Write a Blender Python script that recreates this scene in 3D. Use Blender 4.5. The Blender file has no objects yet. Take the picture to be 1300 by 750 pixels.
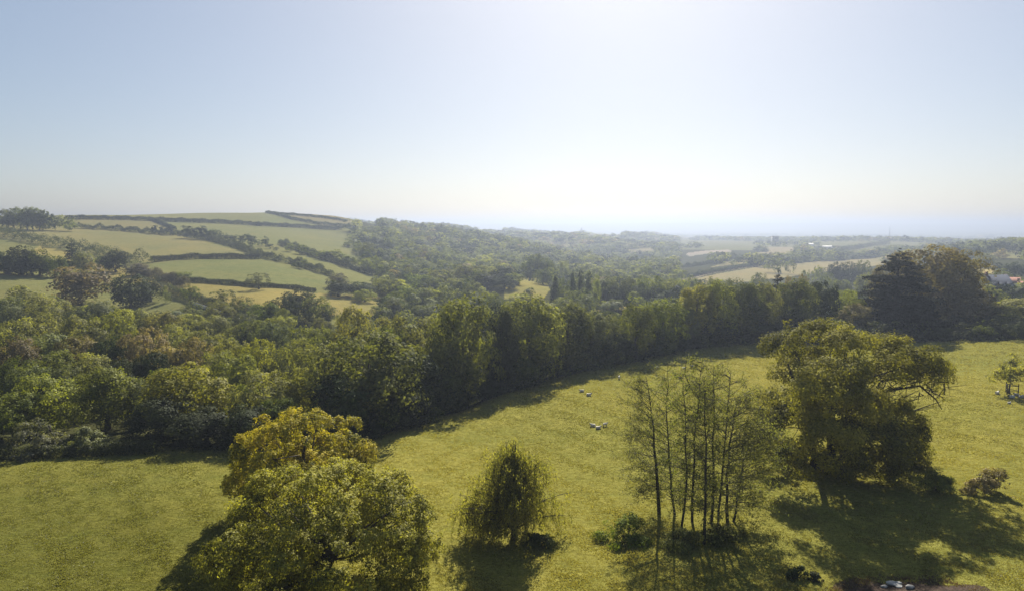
import bpy, math, random
import numpy as np
from mathutils import Vector

SC = bpy.context.scene
COL = SC.collection
PI = math.pi
H = 34.0                      # camera height above the near meadow
PITCH = math.radians(5.93)
F = 867.0                     # focal length in photo pixels (1300 wide)
SUN_AZ, SUN_EL = math.radians(9.2), math.radians(36.0)
SUN = np.array([math.sin(SUN_AZ)*math.cos(SUN_EL), math.cos(SUN_AZ)*math.cos(SUN_EL), math.sin(SUN_EL)])
cp, sp = math.cos(PITCH), math.sin(PITCH)

# ------------------------------------------------------------------ terrain
PXC = [0, 160, 325, 420, 480, 560, 650, 800, 950, 1100, 1300]
PROF = [
 [(1,0),(90,0),(105,-1),(150,-7),(210,-7),(260,-2),(300,3),(350,8),(430,13),(520,19),(640,30),(900,45),(1100,44),(2000,15)],
 [(1,0),(100,0),(120,-2),(180,-7),(250,-6),(300,-.7),(380,5.6),(470,12.4),(650,26.5),(900,46),(1100,48),(2000,20)],
 [(1,0),(100,-.3),(125,-3),(180,-7),(230,-4),(280,1.6),(330,3.6),(430,9.2),(560,16.7),(750,29.7),(1000,51),(1200,52),(2200,20)],
 [(1,0),(105,0),(125,-3),(175,-8),(240,-7),(330,-2.5),(430,3),(520,8.5),(650,14),(800,24),(1000,47),(1200,46),(2200,18)],
 [(1,0),(107,0),(125,-3),(170,-8),(250,-8),(330,-5.3),(480,-1.9),(620,5),(750,16),(950,29),(1150,33),(1400,30),(2400,12)],
 [(1,0),(115,0),(140,-5),(180,-9),(300,-10),(450,-8),(600,-5),(800,3),(1100,13),(1500,18),(2000,15),(3000,5)],
 [(1,0),(132,0),(152,-3),(190,-8),(300,-9),(370,-6),(420,-3.3),(460,-4),(550,-10),(800,-9),(1100,-5),(1500,1),(2000,5),(3000,-10)],
 [(1,0),(162,.5),(180,0),(215,-4),(350,-8),(500,-14),(700,-17),(1000,-17),(1500,-12),(2200,-10),(3000,-16)],
 [(1,0),(187,1),(202,.5),(240,-4),(400,-12),(550,-16),(700,-15),(900,-14),(1150,-13),(1500,-12),(2000,-14),(2600,-24),(4000,-40)],
 [(1,0),(193,1),(207,1),(240,-2),(400,-12),(600,-18),(900,-18),(1100,-17),(1400,-12),(1700,-7),(2200,-20),(4000,-45)],
 [(1,0),(203,2),(217,2),(250,0),(330,-1.5),(400,-4),(550,-6),(700,-3),(900,4),(1200,-5),(2500,-30),(4000,-45)],
]
RIDGE = {0:20,160:20,325:20,420:25,480:30,560:34,650:40,800:48,950:55,1100:44,1300:26}
LG = np.linspace(math.log(20), math.log(24000), 420)
AG = np.linspace(-1.05, 1.05, 421)
def pchip(x, y, q):
    x, y = np.asarray(x, float), np.asarray(y, float)
    h = np.diff(x); d = np.diff(y)/h
    m = np.zeros_like(y)
    for i in range(1, len(x)-1):
        if d[i-1]*d[i] > 0:
            w1, w2 = 2*h[i]+h[i-1], h[i]+2*h[i-1]
            m[i] = (w1+w2)/(w1/d[i-1]+w2/d[i])
    m[0], m[-1] = d[0]*.0, d[-1]*.0
    i = np.clip(np.searchsorted(x, q)-1, 0, len(x)-2)
    t = np.clip((q-x[i])/h[i], 0, 1)
    return ((2*t**3-3*t**2+1)*y[i] + (t**3-2*t**2+t)*h[i]*m[i] + (-2*t**3+3*t**2)*y[i+1] + (t**3-t**2)*h[i]*m[i+1])
cols = []
for px, prof in zip(PXC, PROF):
    p = list(prof) + [(5200,-45),(7600,-32),(9500,RIDGE[px]),(12500,RIDGE[px]-8),(24000,0)]
    cols.append(pchip([math.log(a) for a, b in p], [b for a, b in p], LG))
cols = np.array(cols)
AC = np.array([(p-650)/F for p in PXC])
GRID = np.array([pchip(AC, cols[:, k], AG) for k in range(len(LG))])     # [r, a]
def noise2(x, y, s=0.0):
    return (np.sin(x*1.0+1.3*np.sin(y*.7+s)+s*2.1)+np.sin(y*1.1+1.7*np.sin(x*.6-s)+s)+np.sin((x+y)*.73+s*3.3))/3
def G(x, y):
    """ground height"""
    x = np.asarray(x, float); y = np.asarray(y, float)
    d = np.hypot(x, y)+1e-6
    front = (y > 0) & (np.abs(x) <= np.maximum(y, 1e-6))
    a = np.where(front, x/np.where(front, y, 1), np.sign(x)*1.0)
    r = np.where(front, y, d*.70711)
    fi = np.clip((np.log(np.maximum(r, 20.01))-LG[0])/(LG[1]-LG[0]), 0, len(LG)-1.001)
    fa = np.clip((np.clip(a, -1.05, 1.05)-AG[0])/(AG[1]-AG[0]), 0, len(AG)-1.001)
    i, j = fi.astype(int), fa.astype(int); u, v = fi-i, fa-j
    z = (GRID[i, j]*(1-u)*(1-v)+GRID[i+1, j]*u*(1-v)+GRID[i, j+1]*(1-u)*v+GRID[i+1, j+1]*u*v)
    z = z + noise2(x/19, y/23, .4)*np.clip(r/400, .12, .5) + noise2(x/6.1, y/7.3, 2.)*.05
    far = np.clip((r-1500)/3000, 0, 1)
    sm_ = np.clip((r-600)/350, 0, 1)*np.clip((a+.20)/.10, 0, 1)*np.clip((.30-a)/.10, 0, 1)*np.where(r > 2600, np.clip((3600-r)/1000, 0, 1), 1)
    z = z + sm_*(9*np.sin(y/118+x/170+1.2*np.sin(x/210))+5*np.sin(x/83-y/240)-2)
    z = z + noise2(x/420, y/700, 1.7)*7*far + np.clip((r-8000)/1500, 0, 1)*noise2(x/1500, y/4000, 3.1)*8
    return z
def ray(px, py):
    X, Y = (px-650)/F, (375-py)/F
    return np.array([X, cp+sp*Y, -sp+cp*Y])
def at(px, py, far=6000):
    """the point of the ground seen at a photo pixel"""
    d = ray(px, py)
    t = np.exp(np.linspace(math.log(30), math.log(far), 1500))
    z = H+t*d[2]-G(t*d[0], t*d[1])
    k = np.argmax(z <= 0)
    if z[k] > 0: k = len(t)-1
    if k > 0:
        u = z[k-1]/(z[k-1]-z[k]+1e-9); tt = t[k-1]+(t[k]-t[k-1])*min(max(u, 0), 1)
    else: tt = t[0]
    x, y = tt*d[0], tt*d[1]
    return np.array([x, y, float(G(x, y))])
def along(px, py, depth):
    d = ray(px, py); t = depth/d[1]
    return np.array([t*d[0], depth, H+t*d[2]])

# ------------------------------------------------------------------ helpers
def mesh_np(name, V, Q=None, T=None, tint=None, mats=(), midx=None, smooth=False):
    """mesh from vertex array, quads and triangles (index arrays)"""
    me = bpy.data.meshes.new(name)
    Q = np.zeros((0, 4), np.int32) if Q is None else np.asarray(Q, np.int32)
    T = np.zeros((0, 3), np.int32) if T is None else np.asarray(T, np.int32)
    nq, nt = len(Q), len(T)
    me.vertices.add(len(V)); me.vertices.foreach_set('co', np.asarray(V, np.float32).ravel())
    me.loops.add(nq*4+nt*3); me.loops.foreach_set('vertex_index', np.concatenate([Q.ravel(), T.ravel()]).astype(np.int32))
    me.polygons.add(nq+nt)
    ls = np.concatenate([np.arange(nq)*4, nq*4+np.arange(nt)*3]).astype(np.int32)
    me.polygons.foreach_set('loop_start', ls)
    if midx is not None: me.polygons.foreach_set('material_index', np.asarray(midx, np.int32))
    if smooth: me.polygons.foreach_set('use_smooth', np.ones(nq+nt, bool))
    for m in mats: me.materials.append(m)
    if tint is not None:
        at_ = me.attributes.new('tint', 'FLOAT', 'FACE'); at_.data.foreach_set('value', np.asarray(tint, np.float32))
    me.update(calc_edges=True); me.validate()
    return me
class Geo:
    """collects pieces of ONE mesh"""
    def __init__(s): s.V=[]; s.Q=[]; s.T=[]; s.tq=[]; s.tt=[]; s.mq=[]; s.mt=[]; s.n=0
    def add(s, V, Q=None, T=None, tint=0.5, m=0):
        V = np.asarray(V, float)
        if Q is not None and len(Q):
            Q = np.asarray(Q); s.Q.append(Q+s.n); s.tq.append(np.broadcast_to(np.asarray(tint, float), (len(Q),))); s.mq.append(np.full(len(Q), m))
        if T is not None and len(T):
            T = np.asarray(T); s.T.append(T+s.n); s.tt.append(np.broadcast_to(np.asarray(tint, float), (len(T),))); s.mt.append(np.full(len(T), m))
        s.V.append(V); s.n += len(V); return s
    def box(s, c, size, m=0, rz=0):
        c = np.array(c, float); hx, hy, hz = np.array(size)/2
        P = np.array([[-hx,-hy,-hz],[hx,-hy,-hz],[hx,hy,-hz],[-hx,hy,-hz],[-hx,-hy,hz],[hx,-hy,hz],[hx,hy,hz],[-hx,hy,hz]])
        ca, sa = math.cos(rz), math.sin(rz)
        P = np.stack([P[:,0]*ca-P[:,1]*sa, P[:,0]*sa+P[:,1]*ca, P[:,2]], 1)+c
        return s.add(P, [[0,3,2,1],[4,5,6,7],[0,1,5,4],[1,2,6,5],[2,3,7,6],[3,0,4,7]], m=m)
    def tube(s, pts, rad, n=6, m=0, wob=0.0, rng=None):
        pts = np.asarray(pts, float); k = len(pts); rad = np.broadcast_to(np.asarray(rad, float), (k,))
        tg = np.gradient(pts, axis=0); tg /= np.linalg.norm(tg, axis=1)[:, None]+1e-9
        u = np.cross(tg[0], [0.31, 0.95, 0.05]); u /= np.linalg.norm(u)+1e-9
        ang = np.arange(n)*2*PI/n; rings = []
        for i in range(k):
            u = u-tg[i]*np.dot(u, tg[i]); u /= np.linalg.norm(u)+1e-9
            w = np.cross(tg[i], u)
            rr = rad[i]*(1+(rng.uniform(-wob, wob, n) if rng is not None and wob else np.zeros(n)))
            rings.append(pts[i]+np.outer(np.cos(ang)*rr, u)+np.outer(np.sin(ang)*rr, w))
        V = np.concatenate(rings+[pts[-1:]+tg[-1:]*rad[-1]*.5])
        Q = [[i*n+j, i*n+(j+1)%n, (i+1)*n+(j+1)%n, (i+1)*n+j] for i in range(k-1) for j in range(n)]
        T = [[(k-1)*n+j, (k-1)*n+(j+1)%n, k*n] for j in range(n)]
        return s.add(V, Q, T, m=m)
    def mesh(s, name, mats, smooth=False):
        V = np.concatenate(s.V); Q = np.concatenate(s.Q) if s.Q else None; T = np.concatenate(s.T) if s.T else None
        return mesh_np(name, V, Q, T, np.concatenate(s.tq+s.tt), mats, np.concatenate(s.mq+s.mt), smooth)
def obj(name, me, parent=None, loc=None):
    o = bpy.data.objects.new(name, me); COL.objects.link(o)
    if parent is not None: o.parent = parent
    if loc is not None: o.location = loc
    return o
def tag(o, label=None, cat=None, group=None, kind=None):
    if label: o['label'] = label
    if cat: o['category'] = cat
    if group: o['group'] = group
    if kind: o['kind'] = kind
    return o
def thing(name, label, cat, loc=(0,0,0), group=None):
    o = bpy.data.objects.new(name, None); COL.objects.link(o); o.location = loc
    o.empty_display_size = .5
    return tag(o, label, cat, group)
def unit(v): return v/(np.linalg.norm(v, axis=-1, keepdims=True)+1e-9)
def leaf_quads(P, N, size, rng, aspect=.62, along_dir=None, fold=.22):
    n = len(P); size = np.broadcast_to(size, (n,))[:, None]
    t = np.cross(N, unit(rng.normal(size=(n, 3)))) if along_dir is None else along_dir
    t = unit(t); b = unit(np.cross(N, t)); N = unit(N)
    asp = aspect*rng.uniform(.75, 1.25, (n, 1))
    k = rng.uniform(-.25, .25, (n, 1))
    V = np.stack([P+t*size*.5, P+b*size*.5*asp+N*size*fold*.5+t*size*k, P-t*size*.5, P-b*size*.5*asp+N*size*fold*.5+t*size*k], 1).reshape(-1, 3)
    return V, np.arange(n*4).reshape(n, 4)

# ------------------------------------------------------------------ materials
class NT:
    def __init__(s, name):
        s.m = bpy.data.materials.new(name); s.m.use_nodes = True; s.t = s.m.node_tree; s.t.nodes.clear()
    def n(s, typ, **kw):
        nd = s.t.nodes.new(typ)
        for k, v in kw.items():
            if k.startswith('i_'): nd.inputs[k[2:].replace('_', ' ')].default_value = v
            else: setattr(nd, k, v)
        return nd
    def l(s, a, b): s.t.links.new(a, b)
    def mixc(s, fac, a, b, mode='MIX'):
        nd = s.n('ShaderNodeMix', data_type='RGBA', blend_type=mode)
        for v, i in ((fac, 0), (a, 6), (b, 7)):
            if hasattr(v, 'is_linked'): s.l(v, nd.inputs[i])
            else: nd.inputs[i].default_value = v if i == 0 else (tuple(v)+(1,))[:4]
        return nd.outputs[2]
    def noise(s, scale, detail=4, rough=.55, vec=None, dist=0):
        nd = s.n('ShaderNodeTexNoise'); nd.inputs['Scale'].default_value = scale; nd.inputs['Detail'].default_value = detail
        nd.inputs['Roughness'].default_value = rough; nd.inputs['Distortion'].default_value = dist
        if vec is not None: s.l(vec, nd.inputs['Vector'])
        return nd.outputs['Fac']
    def ramp(s, fac, *stops):
        nd = s.n('ShaderNodeValToRGB'); e = nd.color_ramp.elements
        while len(e) < len(stops): e.new(.5)
        for el, (p, c) in zip(e, stops): el.position = p; el.color = (tuple(c)+(1,))[:4] if not isinstance(c, (int, float)) else (c, c, c, 1)
        s.l(fac, nd.inputs[0]); return nd.outputs[0]
    def rng(s, fac, a, b, c, d):
        nd = s.n('ShaderNodeMapRange'); s.l(fac, nd.inputs[0])
        for i, v in enumerate((a, b, c, d)): nd.inputs[i+1].default_value = v
        return nd.outputs[0]
    def out(s, sh): o = s.n('ShaderNodeOutputMaterial'); s.l(sh, o.inputs[0]); return s.m
def leaf_mat(name, base, alt, transl=.37, gloss=.012, vary=.3):
    """foliage: base and alt colours mixed leaf by leaf and tree by tree"""
    t = NT(name)
    a = t.n('ShaderNodeAttribute', attribute_name='tint').outputs['Fac']
    oi = t.n('ShaderNodeObjectInfo').outputs['Random']
    c = t.mixc(a, base, alt)
    v = t.rng(oi, 0, 1, 1-vary, 1+vary)
    hsv = t.n('ShaderNodeHueSaturation'); t.l(c, hsv.inputs['Color']); t.l(v, hsv.inputs['Value'])
    m2 = t.n('ShaderNodeMath', operation='MULTIPLY_ADD'); t.l(oi, m2.inputs[0]); m2.inputs[1].default_value = 7.31; m2.inputs[2].default_value = .13
    fr = t.n('ShaderNodeMath', operation='FRACT'); t.l(m2.outputs[0], fr.inputs[0])
    t.l(t.rng(fr.outputs[0], 0, 1, .482, .512), hsv.inputs['Hue'])
    t.l(t.rng(fr.outputs[0], 0, 1, .85, 1.1), hsv.inputs['Saturation'])
    d = t.n('ShaderNodeBsdfDiffuse'); tr = t.n('ShaderNodeBsdfTranslucent'); g = t.n('ShaderNodeBsdfGlossy'); g.inputs['Roughness'].default_value = .6
    g.inputs['Color'].default_value = (.8, .8, .8, 1)
    t.l(hsv.outputs[0], d.inputs[0])
    t.l(t.mixc(1.0, hsv.outputs[0], (1.45, 1.45, .5), 'MULTIPLY'), tr.inputs[0])
    mx = t.n('ShaderNodeMixShader'); mx.inputs[0].default_value = transl; t.l(d.outputs[0], mx.inputs[1]); t.l(tr.outputs[0], mx.inputs[2])
    m3 = t.n('ShaderNodeMixShader'); m3.inputs[0].default_value = gloss; t.l(mx.outputs[0], m3.inputs[1]); t.l(g.outputs[0], m3.inputs[2])
    return t.out(m3.outputs[0])
def plain(name, c, rough=.8, spec=.2, nscale=3, amt=.3, metal=0):
    t = NT(name); tc = t.n('ShaderNodeTexCoord').outputs['Object']
    f = t.noise(nscale, 5, .6, tc)
    col = t.mixc(f, tuple(x*(1-amt) for x in c), tuple(x*(1+amt) for x in c))
    p = t.n('ShaderNodeBsdfPrincipled'); t.l(col, p.inputs['Base Color']); p.inputs['Roughness'].default_value = rough
    p.inputs['Specular IOR Level'].default_value = spec; p.inputs['Metallic'].default_value = metal
    b = t.n('ShaderNodeBump'); b.inputs['Strength'].default_value = .3; b.inputs['Distance'].default_value = .03; t.l(f, b.inputs['Height']); t.l(b.outputs[0], p.inputs['Normal'])
    return t.out(p.outputs[0])
LEAF = {
 'olive':  leaf_mat('leaves_olive', (.050,.060,.012), (.225,.230,.046)),
 'yellow': leaf_mat('leaves_yellow_green', (.085,.090,.013), (.270,.255,.036), vary=.15),
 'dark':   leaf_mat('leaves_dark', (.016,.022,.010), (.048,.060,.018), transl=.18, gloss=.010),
 'deep':   leaf_mat('leaves_deep_green', (.028,.040,.010), (.145,.160,.034), transl=.34, gloss=.008),
 'grey':   leaf_mat('leaves_grey_green', (.056,.068,.026), (.160,.170,.066), transl=.28),
 'brown':  leaf_mat('leaves_brown', (.075,.064,.024), (.240,.190,.085), transl=.28),
 'autumn': leaf_mat('leaves_turning', (.085,.090,.012), (.430,.335,.032), vary=.05),
 'oak':    leaf_mat('leaves_oak', (.040,.044,.008), (.275,.250,.036), vary=.05),
 'front':  leaf_mat('leaves_fresh', (.028,.036,.004), (.370,.360,.030), vary=.03),
 'willow': leaf_mat('leaves_willow', (.110,.112,.030), (.280,.250,.066), transl=.45, vary=.03),
 'alder':  leaf_mat('leaves_alder', (.075,.084,.026), (.165,.168,.048), transl=.45, vary=.05),
 'cedar':  leaf_mat('needles_dark', (.008,.011,.007), (.024,.027,.014), transl=.10, gloss=.01, vary=.03),
 'hedge':  leaf_mat('leaves_hedge', (.022,.031,.012), (.066,.076,.024), transl=.3, vary=.2),
 'purple': leaf_mat('leaves_bramble', (.060,.054,.042), (.120,.104,.078), transl=.3, vary=.1),
 'blossom':leaf_mat('leaves_blossom', (.050,.058,.024), (.190,.185,.130), transl=.35, vary=.05),
}
BARK = plain('bark', (.060,.050,.038), .9, .1, 6, .45)
BARK_D = plain('bark_dark', (.035,.031,.026), .9, .1, 6, .45)
BARK_P = plain('bark_pale', (.16,.145,.12), .9, .1, 6, .35)

# ------------------------------------------------------------------ tree meshes (unit size: width 1, height 1)
def lobes_round(rng, n, zc=.475, rz=.50, rx=.47, rl=(.12, .21), ex=2.7):
    """lobe centres on a lumpy superellipsoid"""
    L = []; b1 = unit(rng.normal(size=(4, 3))); amp = rng.uniform(-.22, .16, 4)
    for k in range(n):
        z = 1-1.85*(k+.5)/n; ph = k*2.39996+rng.uniform(-.5, .5)
        z = float(np.clip(z+rng.uniform(-.12, .12), -1, 1)); q = math.sqrt(max(0, 1-z*z))
        f = rng.uniform(.80, 1.0)/(abs(q)**ex+abs(z)**ex)**(1/ex)
        d = np.array([q*math.cos(ph), q*math.sin(ph), z]); f *= 1+float(np.sum(amp*np.maximum(0, b1@d)**3))
        r = rng.uniform(*rl)
        L.append((np.array([(rx-r*.75)*f*d[0], (rx-r*.75)*f*d[1], zc+(rz-r*.75)*f*z]), r))
    for k in range(max(3, n//6)):
        L.append((rng.normal(0, .10, 3)+[0, 0, zc], rng.uniform(.16, .22)))
    return L
def lobe_leaves(rng, L, n, size, centre, flat=.8, tint=None, up=.35, outw=.5, sub=11, rs=(.30, .48), jit=.25, rough=.42):
    """leaves on the shells of small clumps, the clumps on the shells of the lobes"""
    w = np.array([r**1.7 for c, r in L]); w = w/w.sum()
    ns = max(len(L)*sub, 8); li = rng.choice(len(L), ns, p=w)
    LC = np.array([c for c, r in L])[li]; LR_ = np.array([r for c, r in L])[li][:, None]
    lt = (rng.uniform(0, 1, len(L)) if tint is None else np.asarray(tint))[li]
    o = unit(LC-centre); sd = unit(rng.normal(size=(ns, 3))+outw*o+up*np.array([0, 0, 1.]))
    SR = LR_*rng.uniform(rs[0], rs[1], (ns, 1))*1.08; SCn = LC+sd*(LR_-SR*.5)*np.array([1, 1, flat])*rng.uniform(1-jit, 1+jit*.6, (ns, 1))
    lt = lt+rng.normal(0, .13, ns)
    pw = (SR[:, 0]**2); idx = rng.choice(ns, n, p=pw/pw.sum())
    C, R, D = SCn[idx], SR[idx], sd[idx]
    d = unit(rng.normal(size=(n, 3))+.55*D+.25*np.array([0, 0, 1.]))
    CO = unit((C-centre)/np.maximum(np.ptp(LC, axis=0)*.5, .05))
    P = C+d*R*(rng.uniform(.55, 1.0, (n, 1))**.6)*(1+.22*rng.normal(size=(n, 1)))*np.array([1, 1, flat])
    cw = 1.15 if rough < .3 else .55
    N = unit(d*(.35 if rough < .3 else .62)+D*.3+CO*cw+rng.normal(size=(n, 3))*rough+np.array([0, 0, .2]))
    V, Q = leaf_quads(P, N, size*rng.uniform(.6, 1.35, n), rng)
    return V, Q, np.clip(.25+.5*lt[idx]+rng.normal(0, .17 if rough > .3 else .05, n), 0, 1)
def trunk_limbs(g, rng, L, top, r0, base=np.zeros(3), nl=10, lean=(0, 0), m=0, sides=7, hmin=.25):
    base = np.array(base, float); top = np.array(top, float)
    k = 7; t = np.linspace(0, 1, k)[:, None]
    mid = base+(top-base)*t+np.concatenate([np.zeros((1, 3)), rng.normal(0, r0*.8, (k-1, 3))*[1, 1, 0]])
    rr = r0*(1.35*np.exp(-np.linspace(0, 1, k)*6)+np.linspace(1, .25, k))
    g.tube(mid, rr, sides, m, .1, rng)
    order = rng.permutation(len(L))[:nl]
    for i in order:
        c, r = L[i]; f = np.clip(rng.uniform(hmin, .8), 0, max(.15, min(.9, (c[2]-base[2])/(top[2]-base[2]+1e-6)-.05)))
        s = base+(top-base)*f; e = np.array(c)
        q = (s+e)/2+np.array([0, 0, -.06*np.linalg.norm(e-s)])+rng.normal(0, .05*np.linalg.norm(e-s), 3)
        tt = np.linspace(0, 1, 5)[:, None]
        P = s*(1-tt)**2+2*q*tt*(1-tt)+e*tt**2
        rb = r0*(1-.7*f)*rng.uniform(.35, .6)
        g.tube(P, np.linspace(rb, rb*.25, 5), max(4, sides-2), m)
        for _ in range(2):
            e2 = e+unit(rng.normal(size=3))*r*.8; s2 = P[3]
            g.tube([s2, (s2+e2)/2+rng.normal(0, .1*r, 3), e2], [rb*.3, rb*.2, rb*.08], 4, m)
def tri_tree(seed, kind, n, size):
    """-> (crown mesh, trunk mesh) of a unit tree"""
    rng = np.random.default_rng(seed)
    gt = Geo(); gc = Geo()
    if kind == 'round': L = lobes_round(rng, int(rng.integers(17, 26)))
    elif kind == 'tall': L = lobes_round(rng, 26, rl=(.12, .20), ex=2.8)
    elif kind == 'open':
        L = [(c, r*.8) for c, r in lobes_round(rng, 22, zc=.60, rz=.38, rl=(.10, .17))]
    elif kind == 'bush': L = lobes_round(rng, 14, zc=.44, rz=.52, rx=.46, rl=(.15, .27), ex=2.2)
    elif kind == 'column':
        L = [(np.array([rng.normal(0, .12), rng.normal(0, .12), z]), .34*math.sin(PI*min(1, .12+z*.85))**.6+.06) for z in np.linspace(.1, .9, 16)]
    elif kind == 'conifer':
        L = []
        for z in np.linspace(.1, .97, 16):
            R = .46*(1-z)**.8+.02; nn = max(1, int(9*(1-z)+1))
            for k in range(nn):
                ph = k*2*PI/nn+z*31; L.append((np.array([R*.7*math.cos(ph), R*.7*math.sin(ph), z-.03]), R*.42+.03))
    flat = {'column': .55, 'conifer': .35}.get(kind, .85)
    cz = np.array([0, 0, .5])
    if kind == 'column':
        Ls = [(c*np.array([1, 1, 1]), r) for c, r in L]
        V, Q, t = lobe_leaves(rng, Ls, n, size, cz, .35)
    else: V, Q, t = lobe_leaves(rng, L, n, size, cz, flat)
    V[:, 2] = np.maximum(V[:, 2], .01)
    gc.add(V, Q, tint=t)
    trunk_limbs(gt, rng, L, [0, 0, .72 if kind in ('round', 'open', 'bush') else .9], .022, nl=9 if n > 2000 else 4, sides=6 if n > 2000 else 4)
    return gc, gt
LIB = {}
def lib(kind, lod):
    """variants of (crown mesh, trunk mesh) or a joined mesh for far trees"""
    if (kind, lod) in LIB: return LIB[kind, lod]
    n, size = {0: (11000, .032), 1: (3600, .050), 2: (900, .085)}[lod]
    nv = {'round': 6, 'tall': 5, 'open': 3, 'bush': 4, 'column': 2, 'conifer': 2}[kind]
    if lod == 2: nv = min(nv, 4)
    if kind == 'open': n = int(n*.55); size *= .85
    if kind == 'column': size *= 1.3; n = int(n*.6)
    out = []
    for v in range(nv):
        gc, gt = tri_tree(1000*lod+17*v+sum(map(ord, kind)), kind, n, size)
        if lod <= 1: out.append((gc.mesh('crown', [LEAF['olive']]), gt.mesh('trunk', [BARK], True)))
        else: out.append((gc, gt))
    LIB[kind, lod] = out; return out
def set_mat(o, m):
    o.material_slots[0].link = 'OBJECT'; o.material_slots[0].material = m
TREES = []        # planned trees, sorted by apparent size before they are built
def plan(px, top, wpx, depth, kind, tone, label, cat='tree', group=None, name='broadleaf_tree', minh=3.0):
    if depth < 205 and px > 395: depth = max(depth, float(edge_depth((px-650)/F))+(2.5 if kind == 'bush' else 4.0))
    p = along(px, top, depth); g = float(G(p[0], p[1]))
    h = max(minh, p[2]-g); w = wpx*depth/F*1.03
    TREES.append(dict(x=p[0], y=p[1], z=g, h=h, w=w, d=depth, kind=kind, tone=tone, label=label, cat=cat, group=group, name=name, s=h*w/depth**2))
rgT = np.random.default_rng(5)
def build_tree(t):
    lod = 0 if t['d'] < 250 else 1
    vs = lib(t['kind'], lod); c, k = vs[int(rgT.integers(len(vs)))]
    r = thing(t['name'], t['label'], t['cat'], (t['x'], t['y'], t['z']-.1), t['group'])
    r.rotation_euler.z = rgT.uniform(0, 2*PI); r.scale = (t['w'], t['w'], t['h'])
    oc = obj('crown', c, r); set_mat(oc, LEAF[t['tone']])
    obj('trunk', k, r)

# ------------------------------------------------------------------ world, sun, camera
SC.render.engine = 'CYCLES'
w = bpy.data.worlds.new('World'); SC.world = w; w.use_nodes = True
nt = w.node_tree; bg = nt.nodes['Background']
sky = nt.nodes.new('ShaderNodeTexSky'); sky.sky_type = 'NISHITA'; sky.sun_disc = False
sky.sun_elevation = SUN_EL; sky.sun_rotation = SUN_AZ; sky.altitude = 60; sky.air_density = .8; sky.dust_density = 1.2; sky.ozone_density = 2.0
gm_ = nt.nodes.new('ShaderNodeGamma'); gm_.inputs[1].default_value = .62; nt.links.new(sky.outputs[0], gm_.inputs[0])     # thin high haze evens the sky out
sh = nt.nodes.new('ShaderNodeHueSaturation'); sh.inputs['Saturation'].default_value = 1.15
nt.links.new(gm_.outputs[0], sh.inputs['Color'])
sm = nt.nodes.new('ShaderNodeMix'); sm.data_type = 'RGBA'; sm.blend_type = 'MULTIPLY'; sm.inputs[0].default_value = 1; sm.inputs[7].default_value = (1.17, 1.18, 1.185, 1)
nt.links.new(sh.outputs[0], sm.inputs[6]); nt.links.new(sm.outputs[2], bg.inputs[0]); bg.inputs[1].default_value = .056
sl = bpy.data.lights.new('sun', 'SUN'); sl.energy = 5.0; sl.angle = math.radians(.53); sl.color = (1, .95, .86)
so = obj('sun', sl); so.rotation_euler = Vector(-SUN).to_track_quat('-Z', 'Y').to_euler(); so.location = (60, 300, 300)
cam = bpy.data.cameras.new('camera'); cam.sensor_width = 36; cam.lens = 36*F/1300; cam.clip_end = 60000; cam.clip_start = .5
co = obj('camera', cam); co.location = (0, 0, H); co.rotation_euler = (PI/2-PITCH, 0, 0); SC.camera = co
SC.view_settings.view_transform = 'Standard'; SC.view_settings.look = 'None'; SC.view_settings.gamma = 1; SC.view_settings.exposure = 1.6
SC.view_settings.use_curve_mapping = False
cy = SC.cycles; cy.max_bounces = 5; cy.diffuse_bounces = 2; cy.glossy_bounces = 2; cy.transmission_bounces = 3; cy.volume_bounces = 0; cy.transparent_max_bounces = 4
cy.use_denoising = True
try: cy.denoiser = 'OPENIMAGEDENOISE'; cy.denoising_input_passes = 'RGB_ALBEDO_NORMAL'; cy.denoising_prefilter = 'ACCURATE'
except Exception: pass
cy.sample_clamp_indirect = 6; cy.use_adaptive_sampling = False
cy.caustics_reflective = False; cy.caustics_refractive = False

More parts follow.
